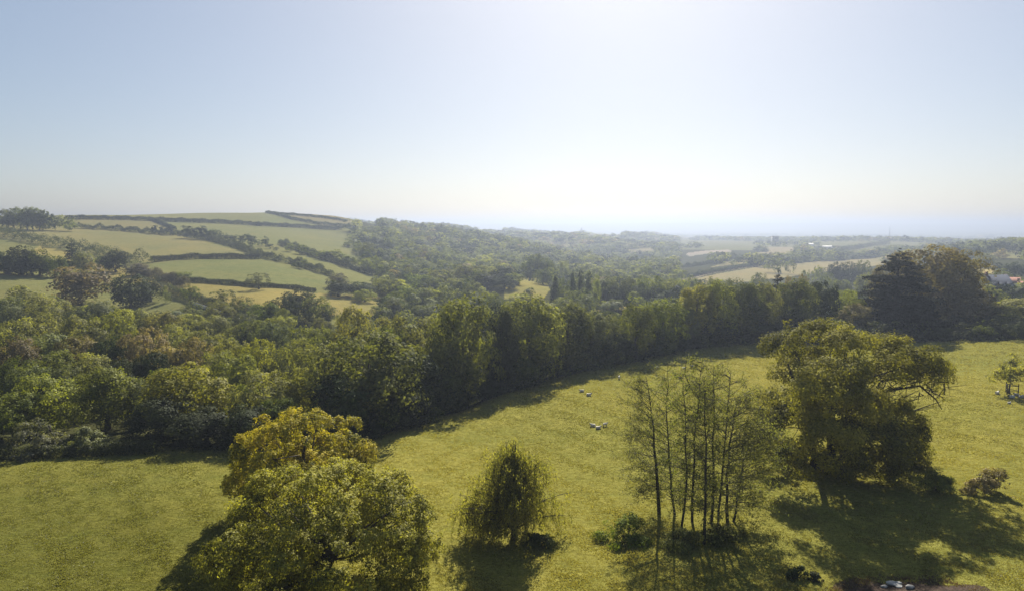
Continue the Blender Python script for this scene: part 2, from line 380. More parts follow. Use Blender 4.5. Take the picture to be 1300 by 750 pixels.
# ------------------------------------------------------------------ ground
FIELDS = [   # photo polygon on the ground, colour
 ([(-150,252),(90,270),(340,266),(340,272),(190,280),(90,277),(-150,275)], (.110,.110,.036)),
 ([(90,277),(190,280),(222,293),(105,290)], (.120,.110,.040)),
 ([(195,280),(335,286),(434,291),(445,320),(330,322),(228,296)], (.108,.112,.038)),
 ([(340,268),(450,284),(447,289),(400,284),(370,278)], (.125,.112,.045)),
 ([(330,272),(338,270),(371,279),(404,285),(434,289),(330,285)], (.105,.112,.038)),
 ([(-60,285),(105,289),(228,298),(330,326),(252,329),(193,334),(112,322),(50,310),(-60,296)], (.125,.118,.042)),
 ([(193,335),(330,331),(421,352),(440,368),(330,364),(203,354)], (.105,.112,.037)),
 ([(358,313),(399,327),(490,352),(480,362),(421,349),(366,332)], (.112,.115,.036)),
 ([(50,312),(112,324),(178,349),(330,366),(500,380),(500,400),(305,395),(216,370),(120,345),(40,320)], (.155,.135,.040)),
 ([(640,358),(655,351),(690,353),(698,368),(690,380),(640,380)], (.150,.138,.036)),
 ([(755,384),(805,382),(805,393),(755,395)], (.170,.145,.040)),
 ([(862,354),(905,343),(965,334),(967,337),(905,347),(863,356)], (.175,.150,.085)),
 ([(862,356),(967,338),(1040,332),(1130,325),(1130,334),(1040,346),(1000,352),(900,362)], (.165,.145,.062)),
 ([(900,340),(965,320),(1010,322),(1125,316),(1125,322),(1008,328),(965,333)], (.150,.132,.055)),
 ([(870,322),(925,317),(930,320),(875,326)], (.19,.165,.11)),
 ([(972,314),(1008,314),(1010,321),(972,322)], (.165,.140,.070)),
 ([(1028,321),(1060,313),(1072,316),(1045,325)], (.150,.140,.055)),
 ([(1236,329),(1263,335),(1263,348),(1236,346)], (.200,.170,.055)),
 ([(1258,319),(1330,322),(1330,331),(1258,328)], (.120,.120,.045)),
 ([(465,317),(487,316),(489,327),(474,331)], (.120,.120,.045)),
 ([(600,291),(640,290),(640,296),(605,298)], (.15,.14,.06)), ([(700,312),(740,309),(745,315),(705,319)], (.15,.14,.06)), ([(790,318),(830,315),(835,322),(795,325)], (.17,.15,.07)), ([(830,302),(880,300),(880,305),(832,307)], (.17,.15,.08)), ([(740,299),(790,297),(792,301),(742,303)], (.15,.14,.07)),
 ([(640,345),(665,340),(668,345),(645,350)], (.150,.130,.06)),
]
FXY = [(np.array([at(*p)[:2] for p in poly]), c) for poly, c in FIELDS]
def inpoly(x, y, P):
    r = np.zeros(np.shape(x), bool); j = len(P)-1
    for i in range(len(P)):
        xi, yi = P[i]; xj, yj = P[j]
        r ^= ((yi > y) != (yj > y)) & (x < (xj-xi)*(y-yi)/(yj-yi+1e-12)+xi); j = i
    return r
EDGE_PX = [(-500,592),(0,580),(300,572),(480,555),(560,528),(640,500),(700,480),(750,470),(800,460),(870,443),(950,436),(1075,437),(1220,432),(1300,430),(1900,430)]
EDGE = np.array([at(*p)[:2] for p in EDGE_PX])
EDA = EDGE[:, 0]/EDGE[:, 1]
def edge_depth(a): return np.interp(a, EDA, EDGE[:, 1])
MEADOW = (.215, .196, .046); WOODFLOOR = (.050, .050, .020)
# fan of the part in view (fine) plus the rest of the circle (coarse): one sheet
az = np.concatenate([np.linspace(-PI, -.80, 60, endpoint=False), np.linspace(-.80, .80, 900, endpoint=False), np.linspace(.80, PI, 61)])
rr = np.concatenate([[0.0], np.exp(np.linspace(math.log(4), math.log(40), 14, endpoint=False)), np.exp(np.linspace(math.log(40), math.log(1600), 300, endpoint=False)), np.exp(np.linspace(math.log(1600), math.log(20000), 110))])
A, R = np.meshgrid(az[:-1], rr)
X, Y = R*np.sin(A), R*np.cos(A); Z = G(X, Y)
na, nr = A.shape[1], A.shape[0]
ii, jj = np.meshgrid(np.arange(nr-1), np.arange(na), indexing='ij')
Qg = np.stack([ii*na+jj, ii*na+(jj+1)%na, (ii+1)*na+(jj+1)%na, (ii+1)*na+jj], -1).reshape(-1, 4)
gm = mesh_np('ground', np.stack([X, Y, Z], -1).reshape(-1, 3), Qg, smooth=True)
colr = np.empty((nr*na, 4), np.float32); colr[:, 3] = 1
xf, yf = X.ravel(), Y.ravel()
af = np.where(yf > 1, xf/np.maximum(yf, 1), 9*np.sign(xf))
meadow = (yf < edge_depth(np.clip(af, -1, 1))) | (yf < 60)
colr[:, :3] = WOODFLOOR
colr[(af < -.22) & (yf > 270), :3] = (.150, .145, .052)
farm = (np.hypot(xf, yf) > 1300)
colr[farm & (af > -.2), :3] = (.150, .142, .064)
vig_shade = np.clip((-af-.22)/.35, 0, 1)*np.clip((125-yf)/45, 0, 1)+.35*np.clip((62-yf)/14, 0, 1)      # vignette and slope shade, lower left and near edge, painted into the grass colour
vig_shade = np.clip(vig_shade+.25*noise2(xf/7, yf/9, 6), 0, 1)[:, None]
colr[meadow, :3] = (np.array(MEADOW)*(1-vig_shade)+np.array((.120, .112, .024))*vig_shade)[meadow]
for P, c in FXY:
    m = inpoly(xf, yf, P) & (yf > 200); colr[m, :3] = np.array(c)*(1.5, 1.40, 1.55)
# far farmland: a loose patchwork
fx = np.floor(xf/230+.4*np.sin(yf/310)); fy = np.floor(yf/420+.4*np.sin(xf/260)); hsh = np.modf(np.abs(np.sin(fx*12.9898+fy*78.233)*43758.5453))[0]
pm = (yf > 1900) & (hsh > .55) & (af > -.3); colr[pm, :3] = np.outer(.8+.5*hsh[pm], (.105, .098, .048))
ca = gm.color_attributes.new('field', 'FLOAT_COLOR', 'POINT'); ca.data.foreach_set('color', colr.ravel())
t = NT('meadow_grass')
tc = t.n('ShaderNodeNewGeometry').outputs['Position']
base = t.n('ShaderNodeAttribute', attribute_name='field').outputs['Color']
mp = t.n('ShaderNodeMapping'); t.l(tc, mp.inputs[0]); mp.inputs['Scale'].default_value = (.55, 1.0, 1.0); mp.inputs['Rotation'].default_value = (0, 0, .35)
n1 = t.noise(.022, 5, .55, tc, .6); n2 = t.noise(.42, 6, .7, mp.outputs[0], .3); n3 = t.noise(2.6, 4, .7, mp.outputs[0]); n4 = t.noise(.09, 4, .6, tc, 1.)
c = t.mixc(t.rng(n1, .3, .7, 0, 1), (.88, .95, .97), (1.10, 1.05, 1.0))
c = t.mixc(1.0, base, c, 'MULTIPLY')
c = t.mixc(1.0, c, t.ramp(n2, (.30, (.74, .80, .72)), (.52, (1, 1, 1)), (.75, (1.18, 1.14, 1.05))), 'MULTIPLY')
c = t.mixc(1.0, c, t.ramp(n3, (.25, .50), (.55, 1.0), (.85, 1.3)), 'MULTIPLY')
c = t.mixc(t.rng(n4, .62, .80, 0, .28), c, (.070, .082, .022))
p = t.n('ShaderNodeBsdfDiffuse'); t.l(c, p.inputs['Color']); p.inputs['Roughness'].default_value = .3
hm = t.n('ShaderNodeMath', operation='MULTIPLY_ADD'); t.l(n3, hm.inputs[0]); hm.inputs[1].default_value = .35; t.l(n2, hm.inputs[2])
b = t.n('ShaderNodeBump'); b.inputs['Strength'].default_value = .55; b.inputs['Distance'].default_value = .45; t.l(hm.outputs[0], b.inputs['Height']); t.l(b.outputs[0], p.inputs['Normal'])
gm.materials.append(t.out(p.outputs[0]))
tag(obj('ground', gm), kind='structure')

# ------------------------------------------------------------------ haze: the air
hz = NT('haze_air')
v = hz.n('ShaderNodeVolumePrincipled'); v.inputs['Color'].default_value = (.27, .308, .385, 1); v.inputs['Density'].default_value = .00037; v.inputs['Anisotropy'].default_value = .6
ho = hz.n('ShaderNodeOutputMaterial'); hz.l(v.outputs[0], ho.inputs['Volume'])
zt = max(float(Z.max())+22, 78); zb = float(Z.min())-1.5
hb = Geo().box((0, 0, (zt+zb)/2), (42000, 42000, zt-zb)).mesh('haze', [hz.m])
tag(obj('haze', hb), kind='stuff')
# ------------------------------------------------------------------ the trees of the near meadow, each built on its own
def crown_tree(name, label, px_base, base, lobes, n, size, leaf, bark, r0, trunk_top, seed, nl=14, extra=None, tint=None, up=.45, sub=20, rs=(.20, .38), jit=.38, flat=.85, ground=None, cat='tree'):
    """lobes: (centre, radius) in metres from the base"""
    rng = np.random.default_rng(seed)
    cz = np.mean([c for c, r in lobes], axis=0)*[1, 1, .8]
    V, Q, tt = lobe_leaves(rng, lobes, n, size, cz, flat, tint, up, .5, sub, rs, jit)
    V[:, 2] = np.maximum(V[:, 2], .05)
    gc = Geo().add(V, Q, tint=tt)
    gt = Geo(); trunk_limbs(gt, rng, lobes, trunk_top, r0, nl=nl, sides=10)
    if extra: extra(gt, gc, rng)
    r = thing(name, label, cat, base-np.array([0, 0, .15]))
    obj('crown', gc.mesh('crown', [leaf]), r); obj('trunk', gt.mesh('trunk', [bark], True), r)
    return r
def dome(rng, n, W, D, z0, z1, rl):
    """lobes over a broad dome reaching from z0 to z1"""
    L = []; zc = z0+(z1-z0)*.36
    for k in range(n):
        z = 1-1.75*(k+.5)/n; ph = k*2.39996+rng.uniform(-.4, .4); q = math.sqrt(max(0, 1-z*z)); f = rng.uniform(.80, 1.0)
        r = rng.uniform(*rl); up = (z1-zc) if z > 0 else (zc-z0)
        L.append((np.array([(W/2-r*.8)*q*f*math.cos(ph), (D/2-r*.8)*q*f*math.sin(ph), zc+(up-r*.55)*z*f]), r))
    for k in range(n//4): L.append((rng.normal(0, 1, 3)*[W*.14, D*.14, (z1-z0)*.1]+[0, 0, zc], rng.uniform(*rl)*1.2))
    return L
rg = np.random.default_rng(11)
# rear tree of the pair, leaves turning
bR = at(384, 652)
hR = along(382, 516, bR[1])[2]-bR[2]
LR = dome(rg, 95, 18.6, 18.0, .6, hR, (1.0, 1.7))
tR = [np.clip(.42-.02*c[0]-.02*abs(c[1])+rg.normal(0, .38), -.3, 1.1) for c, r in LR]
crown_tree('broadleaf_tree', 'broad round meadow tree with leaves turning golden, behind a larger green tree', 384, bR, LR, 80000, .25, LEAF['autumn'], BARK, .42, (.3, 0, hR*.72), 1, tint=tR)
# front tree, fresh green
bF = np.array([*along(412, 700, 59)[:2], 0.0]); bF[2] = G(bF[0], bF[1])
hF = along(412, 590, 59)[2]-bF[2]
LF = dome(rg, 150, 22.6, 20, .5, hF, (.9, 1.6))
crown_tree('broadleaf_tree', 'big fresh green dome-shaped tree nearest the camera, cut by the bottom frame edge', 412, bF, LF, 130000, .215, LEAF['front'], BARK, .5, (0, 0, hF*.7), 2)
# the spreading oak
bO = at(1050, 598)
OL = [(1000,440,30,0),(1018,432,22,-4),(1042,430,30,3),(1075,447,34,-2),(1020,470,38,4),(985,508,27,0),(1058,492,42,-6),(1000,540,34,-3),(1048,548,42,-7),(1095,520,38,-4),(1112,565,32,-5),(1138,540,30,-1),(1150,572,24,2),(975,555,20,2),
      (1112,452,24,2),(1140,452,22,0),(1165,462,22,-2),(1188,474,18,0),(1150,468,20,3),(1172,476,18,-3),(1130,462,22,3),(1184,484,12,2),(1140,484,13,-2),(1128,470,20,-5),(1108,432,10,0),(1196,470,12,2),(1160,480,14,4),(1098,480,24,3),(1040,520,38,7),(1085,550,30,6),(1010,580,26,3),(1090,582,24,-3),(1060,460,30,8),(1030,500,30,-9),(968,530,16,-2),(1125,590,18,-4),(1160,555,16,-3),
      (1005,582,26,-6),(1028,594,20,-7),(1010,588,26,2),(1060,583,32,-2),(1112,590,24,-3),(1035,598,20,3),(980,572,24,1),(1085,596,22,2),(1060,415,14,0),(1000,418,14,1),(1192,498,8,1),(1194,508,6,1)]
lobO = []
for px, py, rp, dy in OL:
    p = along(px, py, bO[1]+dy)-bO; lobO.append((np.array([p[0], p[1], max(p[2], 1.2)]), rp*bO[1]/F*(.98 if px < 1105 else 1.32)))
def oak_limbs(gt, gc, rng):
    def w(px, py, dy=0): return along(px, py, bO[1]+dy)-bO
    gt.tube([w(1062,560), w(1085,515), w(1110,498), w(1140,492), w(1168,488), w(1188,505), w(1196,518)], [.30,.26,.22,.18,.14,.09,.04], 7)
    gt.tube([w(1110,498), w(1118,482), w(1145,478), w(1175,470), w(1205,478)], [.16,.14,.11,.08,.03], 6)
    gt.tube([w(1035,600,1), w(1030,560,1), w(1018,510,1), w(1000,460,1)], [.55,.45,.32,.1], 8)
    gt.tube([w(1070,600,-2), w(1074,560,-2), w(1078,510,-2), w(1085,460,-1)], [.5,.42,.3,.1], 8)
    for _ in range(60):
        px, py = rng.uniform(1110, 1205), rng.uniform(470, 505); a = w(px, py, rng.uniform(-3, 3)); gt.tube([a, a+rng.normal(0, .6, 3), a+rng.normal(0, 1.2, 3)], [.06, .04, .015], 4)
crown_tree('oak_tree', 'large spreading oak with one long bare-limbed branch reaching out over the meadow', 1050, bO, lobO, 140000, .28, LEAF['oak'], BARK_D, .45, (0, 0, 15), 3, extra=oak_limbs, nl=22, up=.55)
# weeping willow
bW = at(652, 684)
def willow():
    rng = np.random.default_rng(8); r = thing('willow_tree', 'small weeping tree with drooping strands standing alone in mid-meadow', 'tree', bW-np.array([0, 0, .1]))
    gt, gc = Geo(), Geo(); d = bW[1]; top = along(655, 556, d)[2]-bW[2]; k = d/F
    gt.tube([[0,0,0],[.1,.1,2],[-.1,.2,5],[.2,0,8],[.15,0,top-.6]], [.38,.3,.24,.14,.04], 9, 0, .08, rng)
    ends = []
    for i in range(120):
        f = rng.uniform(0, 1)**.85; ph = rng.uniform(0, 2*PI); z = 1.3+f*(top-1.8)
        R = 74*k*((.8+.2*f/.3) if f < .3 else (1-((f-.3)/.7)**1.6)**.72)*np.clip(rng.uniform(.35, 1.08), 0, 1)*(1+.12*math.sin(3*ph+1)+.06*math.sin(5*ph))
        if i < 14: ph = PI+rng.normal(0, .4); R = 74*k*rng.uniform(.8, 1.03); z = rng.uniform(2.6, 4.6)
        e = np.array([R*math.cos(ph), R*math.sin(ph)*.95, z+.4]); s = np.array([.1, .1, max(1.0, z*.55)])
        m_ = (s+e)/2+[0, 0, .10*R+.5]; tt = np.linspace(0, 1, 6)[:, None]; P = s*(1-tt)**2+2*m_*tt*(1-tt)+e*tt**2
        gt.tube(P, np.linspace(.10*(1-f*.5), .02, 6), 5); ends.append(P)
    for P in ends:
        for _ in range(15):
            u = rng.uniform(.35, 1.0); j = min(int(u*5), 4); s = P[j]+(P[j+1]-P[j])*(u*5-j)+rng.normal(0, .4, 3)*[1, 1, .5]
            L = min(rng.uniform(.6, 2.2)*(1.25 if s[2] < 5 else 1), s[2]-.5)
            if L < .3: continue
            dr = rng.normal(0, .35, 2)+.22*s[:2]/(np.linalg.norm(s[:2])+.5); tt = np.linspace(0, 1, 4)[:, None]
            Q = s+np.concatenate([dr*L*np.sqrt(tt), -L*tt**1.3+.25*tt*(1-tt)], 1)
            gt.tube(Q, [.016, .013, .010, .006], 3)
            n = int(L*20); tl = rng.uniform(0, 1, n)[:, None]
            C = s+np.concatenate([dr*L*np.sqrt(tl), -L*tl**1.3], 1)+rng.normal(0, .13, (n, 3))
            dn = unit(np.array([0, 0, -1.])+rng.normal(0, .6, (n, 3)))
            V, q = leaf_quads(C, unit(rng.normal(size=(n, 3))), rng.uniform(.16, .32, n), rng, .36, dn)
            gc.add(V, q, tint=np.clip(rng.uniform(0, 1)+rng.normal(0, .2, n), 0, 1))
    obj('crown', gc.mesh('crown', [LEAF['willow']]), r); obj('trunk', gt.mesh('trunk', [BARK_D], True), r)
willow()
# slender alders, one thing per trunk
ALD = [(836,650,822,478,'leftmost slender alder of the clump, dark leaning trunk with a spreading leafy left side',1.0,-1),(856,652,848,462,'straight slender alder second from the left of the clump, beside the leaning one',.7,-.5),(866,668,866,470,'thin alder third from the left in the clump, sparse twigs along its trunk',.5,-.2),
       (880,662,892,452,'tallest alder of the clump with its trunk forking near the top',.8,0),(894,690,894,482,'alder in the middle of the clump with its base standing nearest the camera',.6,.2),(903,664,906,462,'slender alder right of the middle of the clump, trunk bare to mid height',.6,.4),
       (912,672,928,468,'gently curving alder third from the right end of the clump',.7,.6),(922,664,938,500,'second alder from the right end of the clump, leaning outward',.9,.9),(932,662,955,540,'short bushy alder at the right end of the clump with dense leaves',1.1,1)]
for i, (bx, by, tx, ty, lab, dens, side) in enumerate(ALD):
    rng = np.random.default_rng(100+i); b = at(bx, by); d = b[1]; tp = along(tx, ty, d+rng.uniform(-1, 1))-b; k = d/F
    gt, gc = Geo(), Geo(); hh = tp[2]
    t6 = np.linspace(0, 1, 9)[:, None]; bend = rng.normal(0, .22, 2)
    P = np.concatenate([tp[:2]*t6**1.2+bend*np.sin(t6*PI)+rng.normal(0, .07, (9, 2)), hh*t6], 1)
    r0 = rng.uniform(.12, .18)*(1.15 if i in (0, 3, 4) else 1)
    gt.tube(P, r0*np.linspace(1.1, .12, 9), 8, 0, .06, rng)
    if i == 3:
        s = P[6]; gt.tube([s, s+[-.9, .2, 1.2], s+[-1.6, .3, 2.8], s+[-1.4, .2, hh*.26]], [.1, .07, .05, .02], 6)
    nb = int(64*(.7+.5*dens))
    for _ in range(nb):
        f = rng.uniform(.10, .98); j = min(int(f*8), 7); s = P[j]+(P[j+1]-P[j])*(f*8-j)
        ph = rng.uniform(0, 2*PI)
        if abs(side) > .45 and rng.uniform() < .62: ph = (0 if side > 0 else PI)+rng.normal(0, .8)
        prof = math.sin(PI*min(1, .10+f*.86))**.8
        L = (1.0+prof*rng.uniform(1.6, 4.4)*(.75+.55*abs(side)))*(1 if f < .85 else .7)
        dirv = np.array([math.cos(ph), math.sin(ph), rng.uniform(.15, .9)*(1.0 if f > .4 else .45)]); dirv /= np.linalg.norm(dirv)
        tt = np.linspace(0, 1, 5)[:, None]; B = s+dirv*L*tt+np.array([0, 0, -.5*(1-f)*L*.35])*tt**2+rng.normal(0, .07*L, (5, 3))*tt*.8
        gt.tube(B, np.linspace(.034, .008, 5), 4)
        for _ in range(9):
            u = rng.uniform(.25, 1); j2 = min(int(u*4), 3); c = B[j2]+(B[j2+1]-B[j2])*(u*4-j2); e = c+unit(dirv+rng.normal(0, .8, 3))*rng.uniform(.5, 1.4)
            gt.tube([c, (c+e)/2+rng.normal(0, .06, 3), e], [.012, .009, .005], 3)
            n = rng.poisson(13*(.9 if f < .8 else .42)*(.55+.5*dens))
            if n:
                C = c+(e-c)*rng.uniform(.1, 1.15, (n, 1))+rng.normal(0, .17, (n, 3))
                V, q = leaf_quads(C, unit(rng.normal(size=(n, 3))+[0, 0, .5]), rng.uniform(.11, .21, n), rng, .7)
                gc.add(V, q, tint=np.clip(rng.uniform(.1, .9)+rng.normal(0, .2, n), 0, 1))
    r = thing('alder_tree', lab, 'tree', b-np.array([0, 0, .1]), 'slender alders of the meadow clump')
    obj('crown', gc.mesh('crown', [LEAF['alder']]), r); obj('trunk', gt.mesh('trunk', [BARK_D], True), r)
# staked young tree with its guard
bS = at(1281, 499)
rng = np.random.default_rng(33)
LS = [(along(1281+dx, py, bS[1]+dy)-bS, rp*bS[1]/F) for dx, py, rp, dy in [(-20,478,8,0),(-11,474,9,1),(0,477,10,-1),(10,473,10,1),(20,476,9,0),(2,463,9,0),(9,457,6,0),(-6,466,7,-1),(14,464,7,1),(4,451,5,0),(24,482,7,1),(-14,480,6,-1)]]
crown_tree('young_tree', 'staked yellowing young tree with sheep resting beneath it on open meadow', 1281, bS, LS, 2600, .36, LEAF['yellow'], BARK, .11, (0, 0, 6.4), 34, nl=11)
g_ = thing('tree_guard', 'dark wooden post and rail guard round the young tree', 'tree guard', bS)
for sx, sy in ((-1.05,-.9),(1.05,-.9),(0.1,1.0)):
    obj('post', Geo().tube([[sx,sy,-.2],[sx,sy,.9],[sx,sy,2.0]], [.10,.095,.085], 7).mesh('post', [BARK_D]), g_)
for z in (.7, 1.65):
    for (a, b_) in (((-1.05,-.9),(1.05,-.9)),((1.05,-.9),(.1,1.0)),((.1,1.0),(-1.05,-.9))):
        a3 = np.array([*a, z]); b3 = np.array([*b_, z]); obj('rail', Geo().tube([a3, (a3+b3)/2, b3], [.055]*3, 5).mesh('rail', [BARK_D]), g_)
# the dark cedar and the conifers
def cedar(name, label, px, base_depth, top, wpx, n, seed, tiers, size, leaf):
    rng = np.random.default_rng(seed); p = along(px, top, base_depth); b = np.array([p[0], p[1], float(G(p[0], p[1]))]); h = p[2]-b[2]; Rm = wpx*base_depth/F/2
    gt, gc = Geo(), Geo(); gt.tube([[0,0,-.2],[.1,0,h*.3],[0,.1,h*.7],[.0,0,h*.98]], [h*.032,h*.026,h*.014,.04], 9, 0, .06, rng)
    per = []
    for k in range(tiers):
        f = k/(tiers-1); z = h*(.05+.93*f); R = Rm*(1-f)**.70*(1 if f > .08 else .92)+.5
        nb = int(7+9*(1-f))
        for j in range(nb): per.append((z+rng.normal(0, h*.018), R*rng.uniform(.70, 1.06), j*2*PI/nb+k*.7+rng.normal(0, .15), f))
    wts = np.array([r_**1.6 for z, r_, a, f in per]); wts /= wts.sum(); cnt = rng.multinomial(n, wts)
    for (z, R, a, f), c in zip(per, cnt):
        d2 = np.array([math.cos(a), math.sin(a)]); lift = rng.uniform(.0, .26)*R*(.5+f)
        gt.tube([[0, 0, z-.2*R], [*d2*R*.5, z+lift*.6], [*d2*R*.97, z+lift*.85]], [.16*(1-f)+.04, .09*(1-f)+.03, .02], 5)
        u = rng.uniform(.12, 1, c)**.75; lat = rng.normal(0, .13, c)*R*(1-.45*u)*1.2
        zc = z+lift*np.sin(u*PI*.6)-.05*R*u**3*1.0+rng.normal(0, .02*R+.08, c)-np.abs(lat)*.18
        C = np.stack([d2[0]*u*R-d2[1]*lat, d2[1]*u*R+d2[0]*lat, np.maximum(zc, .2)], 1)
        N = unit(np.array([d2[0]*.25, d2[1]*.25, 1.])+rng.normal(0, .42, (c, 3)))
        dv = unit(np.stack([np.full(c, d2[0]), np.full(c, d2[1]), np.full(c, .12)], 1)+rng.normal(0, .45, (c, 3)))
        V, q = leaf_quads(C, N, size*rng.uniform(.6, 1.5, c), rng, .42, dv)
        gc.add(V, q, tint=np.clip(.5+rng.normal(0, .25, c), 0, 1))
    r = thing(name, label, 'tree', b); obj('crown', gc.mesh('crown', [leaf]), r); obj('trunk', gt.mesh('trunk', [BARK_D], True), r)
cedar('cedar_tree', 'huge near-black cedar with layered drooping boughs at the far meadow edge', 1142, 207, 319, 134, 42000, 41, 13, .75, LEAF['cedar'])
cedar('conifer_tree', 'narrow dark conifer spire rising above the wood left of a bare pinkish crown', 988, 212, 343, 36, 8000, 42, 13, .6, LEAF['cedar'])
cedar('conifer_tree', 'small pointed conifer on the hillside above the dark copse, left slope', 90, 400, 303, 26, 2600, 43, 12, .9, LEAF['dark'])

# ------------------------------------------------------------------ the woods: planned tree by tree
V_ = 'valley wood below the left hill'; E_ = 'wood along the meadow edge'; M_ = 'copses beyond the meadow wood'; HT = 'hedgerow trees on the left hill'; RT = 'field trees of the right valley'
P = lambda px, top, w_, *a, **k: plan(px, top, w_*(1.18 if a[0] < 260 else 1.05), *a, **k)
P(55,470,76,117,'round','olive','round olive tree at the far left of the meadow edge, behind the pale flowering bush')
P(12,492,56,110,'round','deep','green tree cut by the left frame edge just behind the boundary hedge')
P(132,464,78,117,'tall','olive','tall loose olive tree between round left one and the dark holly mass')
P(178,474,54,119,'open','grey','thin see-through tree beside the bright yellow-green dome of the meadow edge')
P(238,457,100,114,'round','yellow','bright yellow-green domed tree above dark shaded bushes at the meadow edge')
P(334,466,78,115,'round','olive','fresh green rounded tree just behind the golden meadow tree')
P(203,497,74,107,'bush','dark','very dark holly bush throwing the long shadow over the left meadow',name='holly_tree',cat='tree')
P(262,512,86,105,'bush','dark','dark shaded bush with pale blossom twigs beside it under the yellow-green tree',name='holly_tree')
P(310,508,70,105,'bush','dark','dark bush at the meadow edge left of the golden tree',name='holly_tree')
P(352,500,60,107,'bush','deep','green bush half hidden by the golden meadow tree',name='broadleaf_tree')
P(465,412,128,116,'round','deep','massive dark green tree in the middle of the meadow edge, right above the golden tree')
P(412,432,86,119,'tall','olive','olive tree on the left shoulder of the massive dark green tree')
P(516,440,80,115,'round','dark','very dark glossy tree on the right flank of the massive dark green one')
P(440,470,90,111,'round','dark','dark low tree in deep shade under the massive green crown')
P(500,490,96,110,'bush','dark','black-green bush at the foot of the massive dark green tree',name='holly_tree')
P(546,470,60,116,'tall','deep','shaded green tree between massive dark tree and the tall olive one')
P(588,371,92,130,'tall','olive','tall olive-green tree with a high rounded top left of the dark holly gap')
P(570,440,70,122,'tall','deep','lower green tree in front of the tall olive-green one')
P(614,460,60,126,'round','dark','dark tree filling the shaded gap at the bend of the meadow edge')
P(636,384,46,140,'tall','dark','dark narrow tree in the gap between two tall olive crowns')
P(672,372,92,142,'tall','olive','broad tall tree with a flat-topped olive crown at the centre of the meadow edge')
P(722,382,66,144,'tall','deep','tall tree joined to the right side of the flat-topped olive crown')
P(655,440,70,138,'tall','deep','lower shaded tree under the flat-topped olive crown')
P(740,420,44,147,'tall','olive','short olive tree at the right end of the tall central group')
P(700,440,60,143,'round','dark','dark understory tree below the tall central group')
P(768,392,50,160,'round','grey','greyish tree behind the dip right of the tall central group')
P(776,418,50,160,'round','dark','dark low tree in the dip right of the tall central group')
P(808,382,46,168,'tall','olive','narrow olive tree with rounded top right of the dip')
P(843,376,60,173,'tall','olive','pale olive tree right of the narrow one beyond the dip')
P(830,420,50,167,'tall','deep','shaded green tree in front of the pale olive one')
P(869,386,40,178,'tall','grey','grey-green slim tree left of the yellowish crown')
P(885,358,54,184,'tall','yellow','yellowish tall crown standing out above the meadow-edge wood')
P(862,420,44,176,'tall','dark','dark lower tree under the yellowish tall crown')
P(912,354,52,190,'tall','olive','olive tree immediately right of the yellowish tall crown')
P(944,353,54,194,'tall','deep','deep green tree above the shadowed meadow corner')
P(970,357,50,198,'tall','olive','olive tree left of the narrow dark conifer spire')
P(1013,352,56,200,'tall','deep','dark green tree right of the narrow conifer spire')
P(1010,342,36,222,'open','brown','bare pinkish-brown crown behind the dark conifer spire')
P(1042,352,44,204,'round','dark','dark round tree left of the small slate roof')
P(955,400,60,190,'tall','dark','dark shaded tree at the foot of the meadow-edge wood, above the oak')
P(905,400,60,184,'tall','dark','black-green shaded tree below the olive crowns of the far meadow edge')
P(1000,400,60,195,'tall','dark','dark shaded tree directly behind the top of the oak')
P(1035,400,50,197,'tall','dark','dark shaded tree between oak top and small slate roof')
P(1079,366,36,210,'tall','olive','small greenish tree between the slate roof and the cedar')
P(1088,384,46,204,'tall','brown','brownish tree leaning against the left side of the cedar')
P(1060,402,40,203,'bush','deep','leafy bush below the small slate roof',name='bush',cat='bush')
P(1190,301,96,226,'round','brown','tall brown-leaved tree rising just behind the cedar')
P(1226,309,66,222,'open','brown','thin brown tree with visible limbs right of the tall brown one')
P(1222,352,70,214,'tall','brown','lower brown-green tree in front of the thin brown one')
P(1264,384,80,210,'round','deep','dark green tree at the right meadow edge in front of white gabled houses')
P(1302,376,70,212,'round','olive','olive tree cut by the right frame edge beside the white gabled houses')
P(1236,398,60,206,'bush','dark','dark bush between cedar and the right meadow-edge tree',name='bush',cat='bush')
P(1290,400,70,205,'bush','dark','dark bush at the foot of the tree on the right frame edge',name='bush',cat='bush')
P(1130,330,40,232,'round','brown','orange-brown crown peeping over the left shoulder of the cedar')
